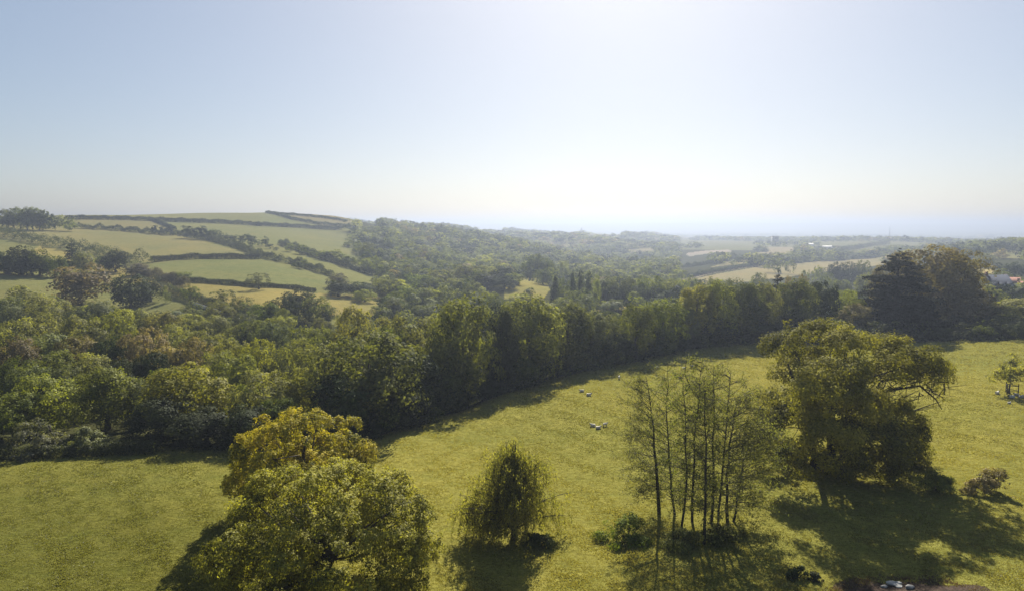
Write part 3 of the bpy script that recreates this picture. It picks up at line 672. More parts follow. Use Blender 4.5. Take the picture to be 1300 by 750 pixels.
# second row behind the meadow edge
P(460,386,72,165,'round','yellow','round yellow-olive tree below the low stubble field, behind the massive dark tree')
P(518,393,74,152,'round','olive','rounded olive tree between the massive dark tree and the tall olive one')
P(490,405,50,146,'round','olive','olive crown just above the massive dark green tree')
P(560,395,50,150,'round','olive','olive crown left of the tall olive tree, behind it')
for px, top, wd, d, kd, tn in [(384,405,46,175,'round','olive'),(372,424,50,150,'round','olive'),(326,426,46,150,'round','yellow'),(410,412,44,170,'round','olive'),(318,400,44,200,'round','deep'),(345,404,40,195,'round','grey'),(358,372,40,245,'round','dark'),(335,382,46,240,'round','deep'),(400,372,44,262,'round','deep'),(378,366,46,265,'round','dark'),(418,385,26,262,'open','grey'),(352,396,40,215,'round','olive'),
   (275,440,56,140,'round','olive'),(300,450,50,135,'round','olive'),(210,432,60,150,'round','brown'),(245,425,50,150,'round','brown'),(182,408,66,158,'open','brown'),(150,420,60,160,'round','dark'),(110,440,56,145,'round','olive'),(65,440,60,140,'round','deep'),(20,450,60,135,'round','deep'),(85,460,50,130,'round','grey'),(40,455,56,128,'round','grey'),
   (20,400,60,180,'round','olive'),(60,395,56,190,'round','olive'),(100,398,56,190,'round','olive'),(140,392,56,200,'round','yellow'),(30,362,46,265,'round','olive'),(15,375,50,240,'round','grey'),(60,374,50,235,'round','olive'),(120,378,60,225,'round','grey'),(170,386,50,215,'round','olive'),(205,390,50,215,'round','yellow'),(240,396,46,215,'round','olive'),(270,398,40,215,'round','olive'),(300,410,40,200,'round','olive'),(225,408,50,185,'round','olive'),(262,414,50,175,'round','olive'),(290,425,50,165,'round','yellow'),(100,420,60,165,'round','brown'),(60,418,60,165,'round','grey'),(20,425,60,155,'round','brown'),(190,440,50,140,'round','dark'),(155,448,46,135,'round','dark')]:
    P(px, top, wd, d, kd, tn, 'rounded crown in the dense mixed wood filling the valley below the left hill', group=V_)
# lone trees and copses on the hill
P(100,333,76,292,'round','brown','large spreading brownish oak at the foot of the left hill, above the wood')
P(163,345,54,292,'round','dark','dark round tree with a visible trunk standing right of the brownish oak')
P(190,349,34,305,'round','dark','smaller dark tree touching the right side of the dark round tree')
P(210,363,14,300,'bush','grey','little grey-green bush left of the hedged lane')
P(241,360,28,float(at(241,388)[1]),'open','deep','slender open-crowned tree at the top end of the pale lane')
P(283,366,36,float(at(283,396)[1]),'open','deep','open airy tree standing below the pale lane, with its trunk showing')
P(308,373,30,float(at(308,402)[1]),'open','deep','slim upright open tree right of the airy one below the lane')
P(328,345,32,float(at(328,367)[1]),'open','grey','pale bare tree standing alone at the field corner of the left hill')
for px, top, wd, tn in [(6,316,34,'dark'),(26,309,36,'dark'),(48,314,32,'deep'),(68,322,30,'deep'),(40,326,40,'dark'),(12,330,40,'dark')]:
    P(px, top, wd, 355, 'round', tn, 'dark tree of the shaded copse at the left edge of the hillside', group='dark copse on the left hillside')
P(105,318,30,370,'round','grey','grey-green tree right of the small pointed conifer on the hillside')
P(146,318,38,395,'round','dark','dark round tree in the sloping hedge of the left hillside')
P(130,325,24,392,'round','deep','small tree left of the dark round one in the sloping hedge')
P(174,333,36,380,'bush','purple','purplish bramble mound in the sloping hedge',name='bush',cat='bush')
P(234,343,22,float(at(234,358)[1]),'round','deep','small green tree beside the purplish hedge end')
for px, top, wd, d in [(8,265,24,640),(24,262,22,645),(40,263,24,640),(48,264,18,635),(60,270,16,640),(0,268,20,640),(16,264,20,650),(33,263,20,635),(54,267,18,640),(68,272,14,640),(76,273,12,645),(84,275,12,640),(92,276,12,640)]:
    P(px, top, wd, d, 'round', 'deep', 'tree of the tall clump on the skyline at the far left', group='skyline clump far left')
for px, top, wd, d in [(196,285,10,640),(206,287,12,640),(216,288,12,635),(238,286,20,610),(254,286,20,605),(268,290,20,600),(280,294,18,590),(292,297,18,580),(304,299,18,570),(314,296,20,560),(322,302,16,550),(342,309,22,540),(350,314,18,530),(336,300,12,560)]:
    P(px, top, wd, d, 'round', 'dark', 'blue-dark tree in the row crossing the middle of the left hill', group='diagonal tree row on the left hill')
for px, top, wd, d in [(368,309,14,530),(384,310,18,520),(398,318,14,510),(410,317,20,500),(424,316,22,500),(436,322,20,495),(448,324,22,490),(462,328,22,485),(474,331,20,478),(486,334,22,470),(466,306,22,560),(500,338,24,460)]:
    P(px, top, wd, d, 'round', 'deep', 'tree in the sloping row below the upper fields of the left hill', group='sloping tree row below the upper fields')
for px, top, wd, d, tn in [(378,331,16,430,'deep'),(386,328,14,430,'deep'),(428,346,26,370,'purple')]:
    P(px, top, wd, d, 'round', tn, 'small tree in the hedge between the two lowest hill fields', group='hedge trees between the lowest hill fields')
P(430,354,50,345,'round','dark','dark broad tree left of the pale round one below the hill fields')
P(462,366,30,335,'round','olive','pale round tree in front of the dark broad one below the hill fields')
P(455,357,40,350,'round','dark','dark tree behind the pale round one below the hill fields')
P(494,350,42,360,'round','deep','blue-green tree at the lower tip of the hill fields')
for px, top, wd, d, tn in [(515,360,46,330,'deep'),(536,364,36,330,'grey'),(562,361,46,330,'olive'),(538,384,40,290,'grey'),(600,357,30,345,'grey'),(580,352,40,380,'deep'),(610,366,40,330,'olive'),(560,340,46,420,'olive'),(590,334,46,440,'olive'),(615,336,40,440,'olive'),(640,336,40,440,'dark'),(530,346,46,410,'deep'),(500,375,40,290,'grey'),(575,380,40,270,'olive'),(548,400,40,220,'olive'),(620,345,40,410,'dark'),(640,350,36,400,'dark'),(550,350,36,400,'olive'),(655,345,26,420,'deep'),
   (630,372,30,300,'olive'),(655,380,40,260,'olive'),(700,385,40,240,'olive'),(612,385,36,250,'olive')]:
    P(px, top, wd, d, 'round', tn, 'crown in the wooded dip between the left hill and the tall meadow-edge trees', group='wooded dip in the middle distance')
for px, top, wd, d in [(672,322,20,500),(682,321,22,500),(694,326,20,500),(672,336,20,490),(700,340,20,450),(690,340,26,440),(710,331,16,520),(720,331,14,520),(732,334,16,520),(744,336,16,520),(756,340,16,520),(768,340,20,520)]:
    P(px, top, wd, d, 'round', 'grey' if px > 705 else 'deep', 'hazy tree of the clump beyond the small yellow-green field', group='clump beyond the small yellow-green field')
PO = [(738,347,10,'tallest dark poplar in the row of columnar trees before the hazy valley'),(748,349,8,'slim poplar immediately right of the tallest one'),(758,352,9,'paler poplar at the right end of the columnar row'),(728,351,9,'slim poplar immediately left of the tallest one'),(704,355,11,'leftmost poplar of the columnar row, apart from the rest')]
for px, top, wd, lab in PO: P(px, top-6, wd*1.0, 322, 'column', 'dark' if px != 758 else 'olive', lab, name='poplar_tree')
P(715,352,22,330,'round','grey','pale round tree among the columnar poplars')
for px, top, wd, d, tn in [(778,348,26,335,'grey'),(798,350,26,335,'grey'),(816,349,24,340,'deep'),(834,349,26,345,'olive'),(852,351,24,345,'olive'),(868,352,26,345,'olive'),(886,352,20,345,'deep'),(785,360,30,320,'dark'),(808,362,30,320,'dark'),(830,362,30,320,'dark'),(850,364,30,320,'dark'),(770,356,20,330,'dark'),(905,350,26,340,'deep'),(925,352,26,340,'deep')]:
    P(px, top, wd, d, 'round', tn, 'tree of the dense copse right of the poplars, beyond the yellow strip', group='copse right of the poplars')
for px, top, wd, d, tn in [(954,322,14,800,'dark'),(888,343,6,720,'dark'),(904,340,6,730,'dark'),(978,328,18,700,'grey'),(990,326,18,700,'deep'),(1003,330,16,690,'deep'),(1024,342,14,560,'deep'),(1038,336,14,560,'deep'),(1046,340,10,560,'grey'),(1062,331,22,560,'dark'),(1078,330,24,560,'dark'),(1096,328,24,560,'deep'),(1058,352,24,420,'deep'),(1072,354,22,420,'grey'),(1040,360,30,380,'deep'),(1050,345,20,480,'grey'),(848,334,22,600,'grey'),(862,340,20,560,'deep'),(820,338,24,560,'deep'),(965,345,24,420,'deep'),(985,365,30,300,'grey'),(1100,345,30,430,'olive'),(1025,358,30,330,'grey'),(880,348,20,480,'deep')]:
    P(px, top, wd, d, 'round', tn, 'hazy tree among the pale fields across the right-hand valley', group=RT)
for px, top, wd, d, tn in [(1218,306,14,820,'dark'),(1232,308,14,820,'deep'),(1245,305,18,800,'grey'),(1263,305,24,780,'dark'),(1286,308,16,800,'dark'),(1298,312,14,800,'dark'),(1225,326,16,600,'deep'),(1252,320,26,640,'grey'),(1268,333,12,520,'dark'),(1290,332,30,500,'dark'),(1279,344,20,430,'deep'),(1272,340,16,470,'deep'),(1298,350,18,420,'olive'),(1226,334,20,480,'deep')]:
    P(px, top, wd, d, 'round', tn, 'hazy tree beyond the white gabled houses on the right', group='trees beyond the gabled houses')
# fill the valley wood behind the listed crowns
rgF = np.random.default_rng(77); pts = [(t['x'], t['y']) for t in TREES]
for _ in range(6000):
    a = rgF.uniform(-1.0, .5); d = rgF.uniform(100, 300); x = a*d; px = 650+F*a
    e = float(edge_depth(a))
    if d < e+9: continue
    if px < 480 and d > 255+.03*max(0, 300-px): continue
    if px > 560 and d > e+75: continue
    if min((x-q[0])**2+(d-q[1])**2 for q in pts) < (8.5+.008*d)**2: continue
    g = float(G(x, d)); back = min(1, (d-e)/60)
    if a < -.82 or a > .82: continue
    pts.append((x, d)); hh = rgF.uniform(6.5, 10.5) if px < 560 else rgF.uniform(9, 14)
    TREES.append(dict(x=x, y=d, z=g, h=hh, w=rgF.uniform(8, 12), d=d, kind=rgF.choice(['round', 'round', 'tall']), tone=str(rgF.choice(['olive', 'deep', 'olive', 'grey', 'dark', 'brown'], p=[.3, .27, .17, .12, .11, .03])),
        label='rounded crown in the dense mixed wood filling the valley below the left hill' if px < 560 else 'tree standing inside the wood behind the meadow edge, partly hidden', cat='tree', group=V_ if px < 560 else E_, name='broadleaf_tree', s=hh*10/d**2*.5))
for t_ in TREES:
    if t_['h'] < .42*t_['w'] and t_['kind'] != 'bush' and t_['d'] > 200: t_['w'] = t_['h']/.55; print('flat', t_['label'][:50], round(t_['h'],1))
TREES.sort(key=lambda t: -t['s'])
LOCAL = [t for t in TREES if t['name'] == 'broadleaf_tree']; keep = set(id(t) for t in LOCAL[:285])
REST = [t for t in LOCAL[285:]]
for t_ in TREES:
    if t_['name'] != 'broadleaf_tree' or id(t_) in keep: build_tree(t_)

# ------------------------------------------------------------------ distant woodland: far past what one could count
FAR = []
def far_tree(x, y, h, w, tone): FAR.append((x, y, h, w, tone))
rgD = np.random.default_rng(99)
for t_ in REST: far_tree(t_['x'], t_['y'], t_['h'], t_['w'], t_['tone'])
occ = np.array([(t['x'], t['y']) for t in TREES])
CLEAR = [P_ for P_, c_ in FXY]
def scatter(d0, d1, step, hr, wr, dens=1.0):
    d = d0
    while d < d1:
        st = step*(.8+.4*rgD.uniform()); xs = np.arange(-.95*d, .95*d, st)+rgD.uniform(-st*.4, st*.4, len(np.arange(-.95*d, .95*d, st)))
        ys = d+rgD.uniform(-st*.45, st*.45, len(xs)); a = xs/ys; px = 650+F*a
        ok = np.ones(len(xs), bool)
        ok &= ~((px < 452+np.clip((620-ys)*.12, -10, 45)) & (ys > 240) & (ys < 1500))
        ok &= ~((px < 482) & (ys > 840) & (ys < 1500))
        ok &= ~((ys < 480) & (px > 610) & (px < 725) & (ys > 330))
        for Pc in CLEAR: ok &= ~inpoly(xs, ys, Pc)
        patch = noise2(xs/150, ys/190, 4.2)+noise2(xs/61, ys/83, 1.1)*.6
        lim = np.where((px < 860) & (ys < 2600), -9, np.where(ys < 330, -9, np.where((ys > 470) & (ys < 690) & (px > 850) & (px < 1145), .75, .22+(.2 if dens < 1 else 0))))
        ok &= patch > lim
        ok &= rgD.uniform(size=len(xs)) < dens
        if d < 620:
            for i in np.nonzero(ok)[0]:
                if ((occ[:, 0]-xs[i])**2+(occ[:, 1]-ys[i])**2).min() < 60: ok[i] = False
        for x, y, p_ in zip(xs[ok], ys[ok], px[ok]):
            far_tree(x, y, rgD.uniform(*hr), rgD.uniform(*wr), None)
        d += step*.95
scatter(300, 640, 11, (6, 13), (9, 16))
scatter(640, 1300, 14.5, (6, 15), (12, 22))
scatter(1300, 2600, 24, (7, 15), (18, 34))
scatter(2600, 5200, 60, (9, 14), (45, 80), .8)
# hedges between the far fields
for x0, y0, x1, y1 in [(rgD.uniform(-.3, .8), rgD.uniform(1300, 4500), rgD.uniform(-200, 400), rgD.uniform(-150, 150)) for _ in range(46)]:
    for u in np.linspace(0, 1, 26): far_tree(x0*y0+x1*u*1.3, y0+y1*u*1.3, rgD.uniform(3, 8), rgD.uniform(10, 18), None)
for _ in range(40):
    q = along(rgD.uniform(955, 1045), 306, rgD.uniform(1420, 1600)); far_tree(q[0], q[1], rgD.uniform(7, 12), rgD.uniform(10, 15), None)
tones = ['olive', 'deep', 'dark', 'grey', 'brown']; prob = [.24, .36, .22, .14, .04]
mats = [LEAF[k] for k in tones]
lows = {}
def low(kind, lod):
    if (kind, lod) not in lows:
        n, size = {0: (800, .085), 1: (300, .13), 2: (120, .20)}[lod]; vs = []
        for v in range(5):
            rng = np.random.default_rng(500+v+10*lod); L = lobes_round(rng, 13, rl=(.15, .26)); Vv, Q, t = lobe_leaves(rng, L, n, size, np.array([0, 0, .42]), .85, sub=4, rough=.14); vs.append((Vv, t))
        lows[kind, lod] = vs
    return lows[kind, lod]
Vs, Ts, Ms = [], [], []
XY = np.array([(f[0], f[1]) for f in FAR]); ZG = G(XY[:, 0], XY[:, 1])
for (x, y, h, w_, tone), zg in zip(FAR, ZG):
    lod = 0 if y < 620 else (1 if y < 1300 else 2)
    vs = low('r', lod); Vv, t = vs[int(rgD.integers(5))]; th = rgD.uniform(0, 2*PI); ca_, sa_ = math.cos(th), math.sin(th)
    Vt = np.stack([(Vv[:, 0]*ca_-Vv[:, 1]*sa_)*w_+x, (Vv[:, 0]*sa_+Vv[:, 1]*ca_)*w_+y, Vv[:, 2]*h*1.05+zg-.3], 1)
    Vs.append(Vt); ti = tones.index(tone) if tone in tones else int(rgD.choice(5, p=prob)); sh = rgD.normal(0, .30)
    Ts.append(np.clip(t+sh, 0, 1)); Ms.append(np.full(len(t), ti))
Vs = np.concatenate(Vs); print('far trees', len(FAR), 'faces', len(Vs)//4)
dm = mesh_np('distant_woodland', Vs, np.arange(len(Vs)).reshape(-1, 4), None, np.concatenate(Ts), mats, np.concatenate(Ms))
tag(obj('distant_woodland', dm), 'hazy woodland and hedgerows fading into the far valley', 'woodland', kind='stuff')
# ------------------------------------------------------------------ hedges
def smooth_line(pts, step):
    pts = np.asarray(pts, float); s = np.concatenate([[0], np.cumsum(np.linalg.norm(np.diff(pts[:, :2], axis=0), axis=1))])
    n = max(3, int(s[-1]/step)); u = np.linspace(0, s[-1], n)
    x, y = np.interp(u, s, pts[:, 0]), np.interp(u, s, pts[:, 1]); return x, y, s[-1]
def hedge(px_pts, h, wid, label, tone='hedge', seed=0, name='hedge', cat='hedge', dens=1.0, xy=False, ragged=.28):
    rng = np.random.default_rng(900+seed); pts = np.array(px_pts, float) if xy else np.array([at(*p) for p in px_pts])
    x, y, L = smooth_line(pts, .8); r = float(np.mean(y)); ls = np.clip(r*.0014, .22, 1.1)
    n = int(np.clip(L*(h+wid)*2.1/(ls*ls*.42)*dens, 200, 16000)); k = rng.integers(0, len(x), n); u = rng.normal(0, .4, n)
    hv = h*(1+ragged*np.sin(k*.23+seed)+ragged*.7*np.sin(k*.081*5+2*seed)+rng.normal(0, .12, n)*.6); hv = np.maximum(hv, h*.35)
    nx, ny = -np.gradient(y), np.gradient(x); l = np.hypot(nx, ny)+1e-9; nx, ny = nx/l, ny/l
    ang = rng.uniform(0, PI, n); rad = rng.uniform(.75, 1.05, n)
    off = np.cos(ang)*wid*.5*rad; zz = np.sin(ang)**.7*hv*rad
    X_, Y_ = x[k]+nx[k]*off+rng.normal(0, .3, n), y[k]+ny[k]*off+rng.normal(0, .3, n)
    b = np.array([x[len(x)//2], y[len(x)//2], 0.]); b[2] = float(G(b[0], b[1]))
    Pn = np.stack([X_, Y_, G(X_, Y_)+zz-.1], 1)-b
    N = unit(np.stack([nx[k]*np.cos(ang), ny[k]*np.cos(ang), np.sin(ang)], 1)+rng.normal(0, .5, (n, 3)))
    V, Q = leaf_quads(Pn, N, ls*rng.uniform(.6, 1.4, n), rng)
    me = mesh_np('hedge', V, Q, None, np.clip(.45+.25*np.sin(k*.05+seed)+rng.normal(0, .2, n), 0, 1), [LEAF[tone]])
    return tag(obj(name, me, None, tuple(b)), label, cat)
hedge([(100,290),(140,292),(185,296),(222,299)], 4.2, 4, 'dark hedge under the pale sloping field just below the skyline, far left', seed=1)
hedge([(190,279),(206,285),(222,292)], 3.2, 3, 'short hedge running down between two skyline fields on the left hill', seed=2, ragged=.11, dens=1.5)
hedge([(84,278.5),(140,279),(190,280.5),(260,283),(330,287)], 4.2, 4, 'long thin hedge close under the left part of the skyline', seed=3, ragged=.11, dens=1.5)
hedge([(325,287),(380,289),(434,292)], 4.2, 4, 'thin hedge along the top of the big upper field, hill centre', seed=4, ragged=.11, dens=1.5)
hedge([(338,271),(371,279),(404,285),(447,289)], 3.4, 3, 'curved hedge descending from the highest point of the hill', seed=5, ragged=.11, dens=1.5)
hedge([(345,272),(385,274.5),(425,279),(440,282)], 3.0, 3, 'hedge following the rounded skyline of the hilltop', seed=6, ragged=.11, dens=1.5)
hedge([(193,333),(220,330),(252,328.5),(300,328.5),(330,329)], 3.4, 3.5, 'hedge along the lower side of the large sloping field, straight and dark', seed=7, ragged=.11, dens=1.5)
hedge([(222,297),(262,304),(300,314),(334,327),(358,333)], 4.0, 5, 'bushy hedge under the diagonal tree row of the left hill', seed=8)
hedge([(356,311),(399,326),(440,340),(488,353)], 4.5, 5, 'sloping bushy hedge beneath the tree row right of the upper fields', seed=9)
hedge([(366,334),(384,339),(402,345),(421,351)], 4.2, 4.5, 'hedge between the two lowest green fields of the hill', seed=10)
hedge([(-20,294),(20,303),(50,310),(84,315),(112,322),(152,332),(188,335)], 6.5, 8, 'broad overgrown hedge sweeping down across the left hillside', seed=11)
hedge([(203,354.5),(250,358),(290,361),(330,365),(400,371)], 2.2, 2.5, 'low thin hedge between the grey-green field and the yellow stubble strip', seed=12, ragged=.11, dens=1.5)
hedge([(176,347),(200,353),(224,360),(236,364)], 4.0, 5, 'purplish bramble hedge at the upper end of the yellow strip', 'purple', seed=13)
hedge([(214,371),(244,382),(275,392),(306,404)], 3.6, 3, 'dark hedge along the upper side of the pale sloping lane', seed=14, ragged=.11, dens=1.5)
hedge([(863,354),(900,347),(935,341),(967,336.5),(1006,332)], 3.4, 3.5, 'long dark hedge crossing the pale fields of the right valley', seed=15, ragged=.11, dens=1.5)
hedge([(1006,331),(1045,328),(1085,325.5),(1128,324)], 3.6, 3.5, 'dark straight hedge climbing to the right beneath the far church tower', seed=16, ragged=.11, dens=1.5)
hedge([(868,340),(905,334),(950,329),(985,325)], 4, 5, 'ragged hedge above the tan field in the right valley', seed=17)
hedge([(1030,323.5),(1070,319),(1105,313),(1128,310)], 7, 8, 'thick dark hedge line rising towards the white farm buildings', seed=18)
hedge([(1238,332),(1250,335),(1264,338)], 2.5, 3, 'dark hedge along the top of the small yellow field, right side', seed=19, ragged=.11, dens=1.5)
hedge([(-60,587),(0,582),(40,580),(100,578),(160,575.5),(195,574)], 1.7, 1.6, 'low clipped boundary hedge with sunlit top at the left meadow edge', 'hedge', seed=20, dens=1.3, ragged=.1)
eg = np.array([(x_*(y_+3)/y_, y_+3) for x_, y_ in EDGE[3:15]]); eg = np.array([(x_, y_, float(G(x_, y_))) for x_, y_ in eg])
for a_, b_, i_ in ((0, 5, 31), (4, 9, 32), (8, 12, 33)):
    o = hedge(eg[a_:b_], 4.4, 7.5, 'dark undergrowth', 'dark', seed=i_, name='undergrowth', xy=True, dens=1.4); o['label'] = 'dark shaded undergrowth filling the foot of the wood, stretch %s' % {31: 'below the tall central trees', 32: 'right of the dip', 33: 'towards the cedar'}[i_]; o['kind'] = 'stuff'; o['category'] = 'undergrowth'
# pale lane wall on the hillside
lw = np.array([at(*p) for p in [(243,386),(258,391),(274,396),(290,402),(304,408)]]); g = Geo()
for p, q in zip(lw[:-1], lw[1:]):
    c = (p+q)/2; L = np.linalg.norm(q-p); rz = math.atan2(q[1]-p[1], q[0]-p[0]); n0 = g.n
    g.box((0,0,.55), (L+.02, .5, 1.5), rz=rz); V = g.V[-1]; dx = (V[:, :2]@np.array([math.cos(rz), math.sin(rz)]))
    V[:, 2] += dx/L*(q[2]-p[2])*.999; V += c
STONE = plain('stone_pale', (.34,.33,.30), .85, .2, 2, .25)
tag(obj('field_wall', g.mesh('field_wall', [STONE])), 'pale stone wall running down beside the dark hedge of the hillside lane', 'wall', kind='thing')

# ------------------------------------------------------------------ bushes of the meadow and its edge
def bush(px, py, wpx, hpx, tone, label, seed, name='bush', group=None, n=5200, depth=None):
    b = at(px, py); k = b[1]/F*1.05; rng = np.random.default_rng(seed); W, Hh = wpx*k, hpx*k
    L = []; pk = rng.uniform(-.18, .18, 2)
    for i in range(26):
        ph = rng.uniform(0, 2*PI); qq = rng.uniform(0, 1)**.6*.50; r = rng.uniform(.05, .17)
        xx, yy = qq*math.cos(ph), qq*math.sin(ph); fall = max(0, 1-((xx-pk[0])**2+(yy-pk[1])**2)/.26)
        L.append((np.array([xx*W, yy*W*.85, Hh*(.08+.80*fall*rng.uniform(.25, 1.1))]), max(.22, r*W)))
    V, Q, tt = lobe_leaves(rng, L, n, max(.13, b[1]*.0026), np.array([0, 0, .1*Hh]), .7, None, .35, .3, 12, (.25, .5), .5); V[:, 2] = np.maximum(V[:, 2], 0)
    r_ = thing(name, label, 'bush', b-np.array([0, 0, .05]), group)
    obj('crown', Geo().add(V, Q, tint=tt).mesh('crown', [LEAF[tone]]), r_)
    gt = Geo()
    for i in range(9):
        e = L[i*2][0]*rng.uniform(1.0, 1.35)
        e[2] = max(e[2], .3)
        gt.tube([[e[0]*.1, e[1]*.1, -.1], e*.5+[0, 0, .1], e], [.06, .045, .015], 5)
    obj('stem', gt.mesh('stem', [BARK_D]), r_)
bush(797,684,70,26,'deep','low dark bush left of the slender alder clump',1)
bush(688,690,44,14,'deep','dark scrub at the right foot of the weeping tree',2)
bush(1190,622,54,26,'olive','shaded green bush in the shadow right of the oak',3)
bush(1251,624,56,26,'brown','rounded reddish-brown bush standing at the shadow edge right of the oak',4)
bush(1158,590,40,28,'deep','leafy bush beneath the right side of the oak crown',5)
bush(1052,592,28,28,'oak','sunlit sprig of leaves between the two oak trunks',6)
bush(1012,733,26,18,'dark','dark tussock of rushes right of the alder shadows',7,n=1500)
bush(1036,736,16,13,'dark','smaller dark tussock of rushes beside the muddy patch',8,n=900)
bush(868,690,70,16,'deep','scrub around the bases of the alders',9)
bush(918,685,60,18,'deep','taller scrub under the right half of the alder clump',10)
bush(45,578,66,44,'blossom','pale flowering hawthorn bush at the far left of the meadow edge',12)
bush(107,572,50,30,'grey','grey-green bush between pale flowering hawthorn and the low hedge',13)
bush(252,545,46,34,'blossom','bush with white blossom under the yellow-green dome',14,n=2600)
bush(320,545,36,40,'grey','greyish bush just left of the golden meadow tree',15)
rgB = np.random.default_rng(61)
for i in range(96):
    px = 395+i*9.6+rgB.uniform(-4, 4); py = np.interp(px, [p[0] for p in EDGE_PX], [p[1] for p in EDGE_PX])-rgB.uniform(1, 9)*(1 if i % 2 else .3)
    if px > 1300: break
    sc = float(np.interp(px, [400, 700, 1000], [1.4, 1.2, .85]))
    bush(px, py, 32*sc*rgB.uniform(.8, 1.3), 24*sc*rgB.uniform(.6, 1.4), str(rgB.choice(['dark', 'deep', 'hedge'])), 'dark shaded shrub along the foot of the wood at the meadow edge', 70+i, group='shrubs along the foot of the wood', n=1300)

# ------------------------------------------------------------------ sheep
WOOL = plain('wool', (.46,.43,.37), .95, .05, 12, .15); WOOLG = plain('wool_grey', (.30,.28,.26), .95, .05, 12, .2); FACE = plain('sheep_face', (.035,.032,.03), .7, .2, 8, .2)
def sheep_mesh(pose, wool):
    if pose == 'lying': pts = [(-.42,0,.32),(0,0,.36),(.36,0,.36),(.55,0,.52),(.70,0,.66),(.86,0,.60),(-.55,0,.36)]; rad = [.27,.31,.27,.15,.12,.07,.05]; ed = [(0,1),(1,2),(2,3),(3,4),(4,5),(0,6)]
    else:
        hz_ = .30 if pose == 'grazing' else .98; pts = [(-.42,0,.68),(0,0,.70),(.36,0,.70),(.58,0,.72 if pose != 'grazing' else .55),(.72,0,hz_),(.86,0,hz_-.10 if pose != 'grazing' else .12),(-.55,0,.66)]; rad = [.27,.30,.26,.15,.11,.06,.05]; ed = [(0,1),(1,2),(2,3),(3,4),(4,5),(0,6)]
    if pose == 'lying':
        for sx, dx in ((.36,.22),(-.36,.25)):
            for sy in (-1, 1):
                i = len(pts); pts += [(sx+.05,sy*.2,.14),(sx+dx,sy*.26,.06)]; rad += [.09,.04]; ed += [(2 if sx > 0 else 0, i),(i, i+1)]
    else:
        for sx in (.36,-.40):
            for sy in (-1, 1):
                i = len(pts); pts += [(sx,sy*.14,.45),(sx+.02,sy*.14,.22),(sx,sy*.14,.02)]; rad += [.10,.045,.045]; ed += [(2 if sx > 0 else 0, i),(i, i+1),(i+1, i+2)]
    for sy in (-1, 1):
        i = len(pts); e = np.array(pts[4]); pts += [tuple(e+[-.03, sy*.14, .03])]; rad += [.03]; ed += [(4, i)]
    me = bpy.data.meshes.new('skel'); me.from_pydata(pts, ed, []); o = bpy.data.objects.new('skel', me); COL.objects.link(o)
    md = o.modifiers.new('skin', 'SKIN'); md.use_smooth_shade = True
    for v, r_ in zip(me.skin_vertices[0].data, rad): v.radius = (r_, r_*.95)
    me.skin_vertices[0].data[1].use_root = True
    o.modifiers.new('sub', 'SUBSURF').levels = 1; o.modifiers['sub'].render_levels = 1
    bpy.context.view_layer.update(); dg = bpy.context.evaluated_depsgraph_get(); m = bpy.data.meshes.new_from_object(o.evaluated_get(dg)); bpy.data.objects.remove(o)
    m.materials.clear(); m.materials.append(wool); m.materials.append(FACE)
    hx = .62 if pose != 'grazing' else .66
    for p_ in m.polygons:
        c = p_.center; p_.material_index = 1 if (c.x > hx or (pose != 'lying' and c.z < .36 and abs(c.x) < .6 and c.x < .5)) else 0
    m.name = 'sheep'; return m
SM = {(p, w_): sheep_mesh(p, WOOL if w_ == 'white' else WOOLG) for p in ('lying', 'grazing', 'standing') for w_ in ('white', 'grey')}
for px, py, pose, w_, rz, sc, lab in [
 (753,541,'lying','white',2.8,1.1,'leftmost of the three sheep resting close together on the open slope'),(759,544,'lying','white',.3,1.1,'white sheep lying in front in the resting trio on the open slope'),(768,541,'standing','white',.4,1.0,'right-hand sheep of the trio on the open slope, on its feet'),
 (786,481,'standing','white',1.3,1.15,'white sheep alone on the upper meadow left of the alder tops'),(834,468,'grazing','white',.5,1.1,'white grazing sheep seen just above the leftmost alder tops'),(879,467,'standing','white',2.6,1.15,'white sheep seen between the tallest alder twigs near the wood'),(868,468,'lying','white',.2,1.0,'white sheep lying beside another one behind the alder tops'),
 (739,497,'lying','white',3.0,1.1,'pale sheep lying at the tip of the tree shadow near the wood'),(747,502,'lying','white',.1,1.2,'pale sheep lying just outside the tree shadow, lower of two'),
 (1266,500,'lying','white',.6,1.25,'white sheep lying left of the staked young tree'),(1285,505,'lying','white',3.0,1.3,'white sheep lying in the shade in front of the tree guard'),(1281,512,'lying','white',.2,.8,'white lamb lying on sunlit grass in front of the staked young tree'),(1296,505,'lying','grey',.4,1.25,'dark grey sheep lying right of the tree guard'),(1291,502,'lying','grey',2.4,1.1,'grey sheep tucked behind the one in front of the tree guard')]:
    p = at(px, py); o = obj('sheep', SM[pose, w_], None, tuple(p-np.array([0, 0, .03]))); o.rotation_euler.z = rz; o.scale = (sc*.72,)*3; tag(o, lab, 'sheep', 'sheep on the meadow')

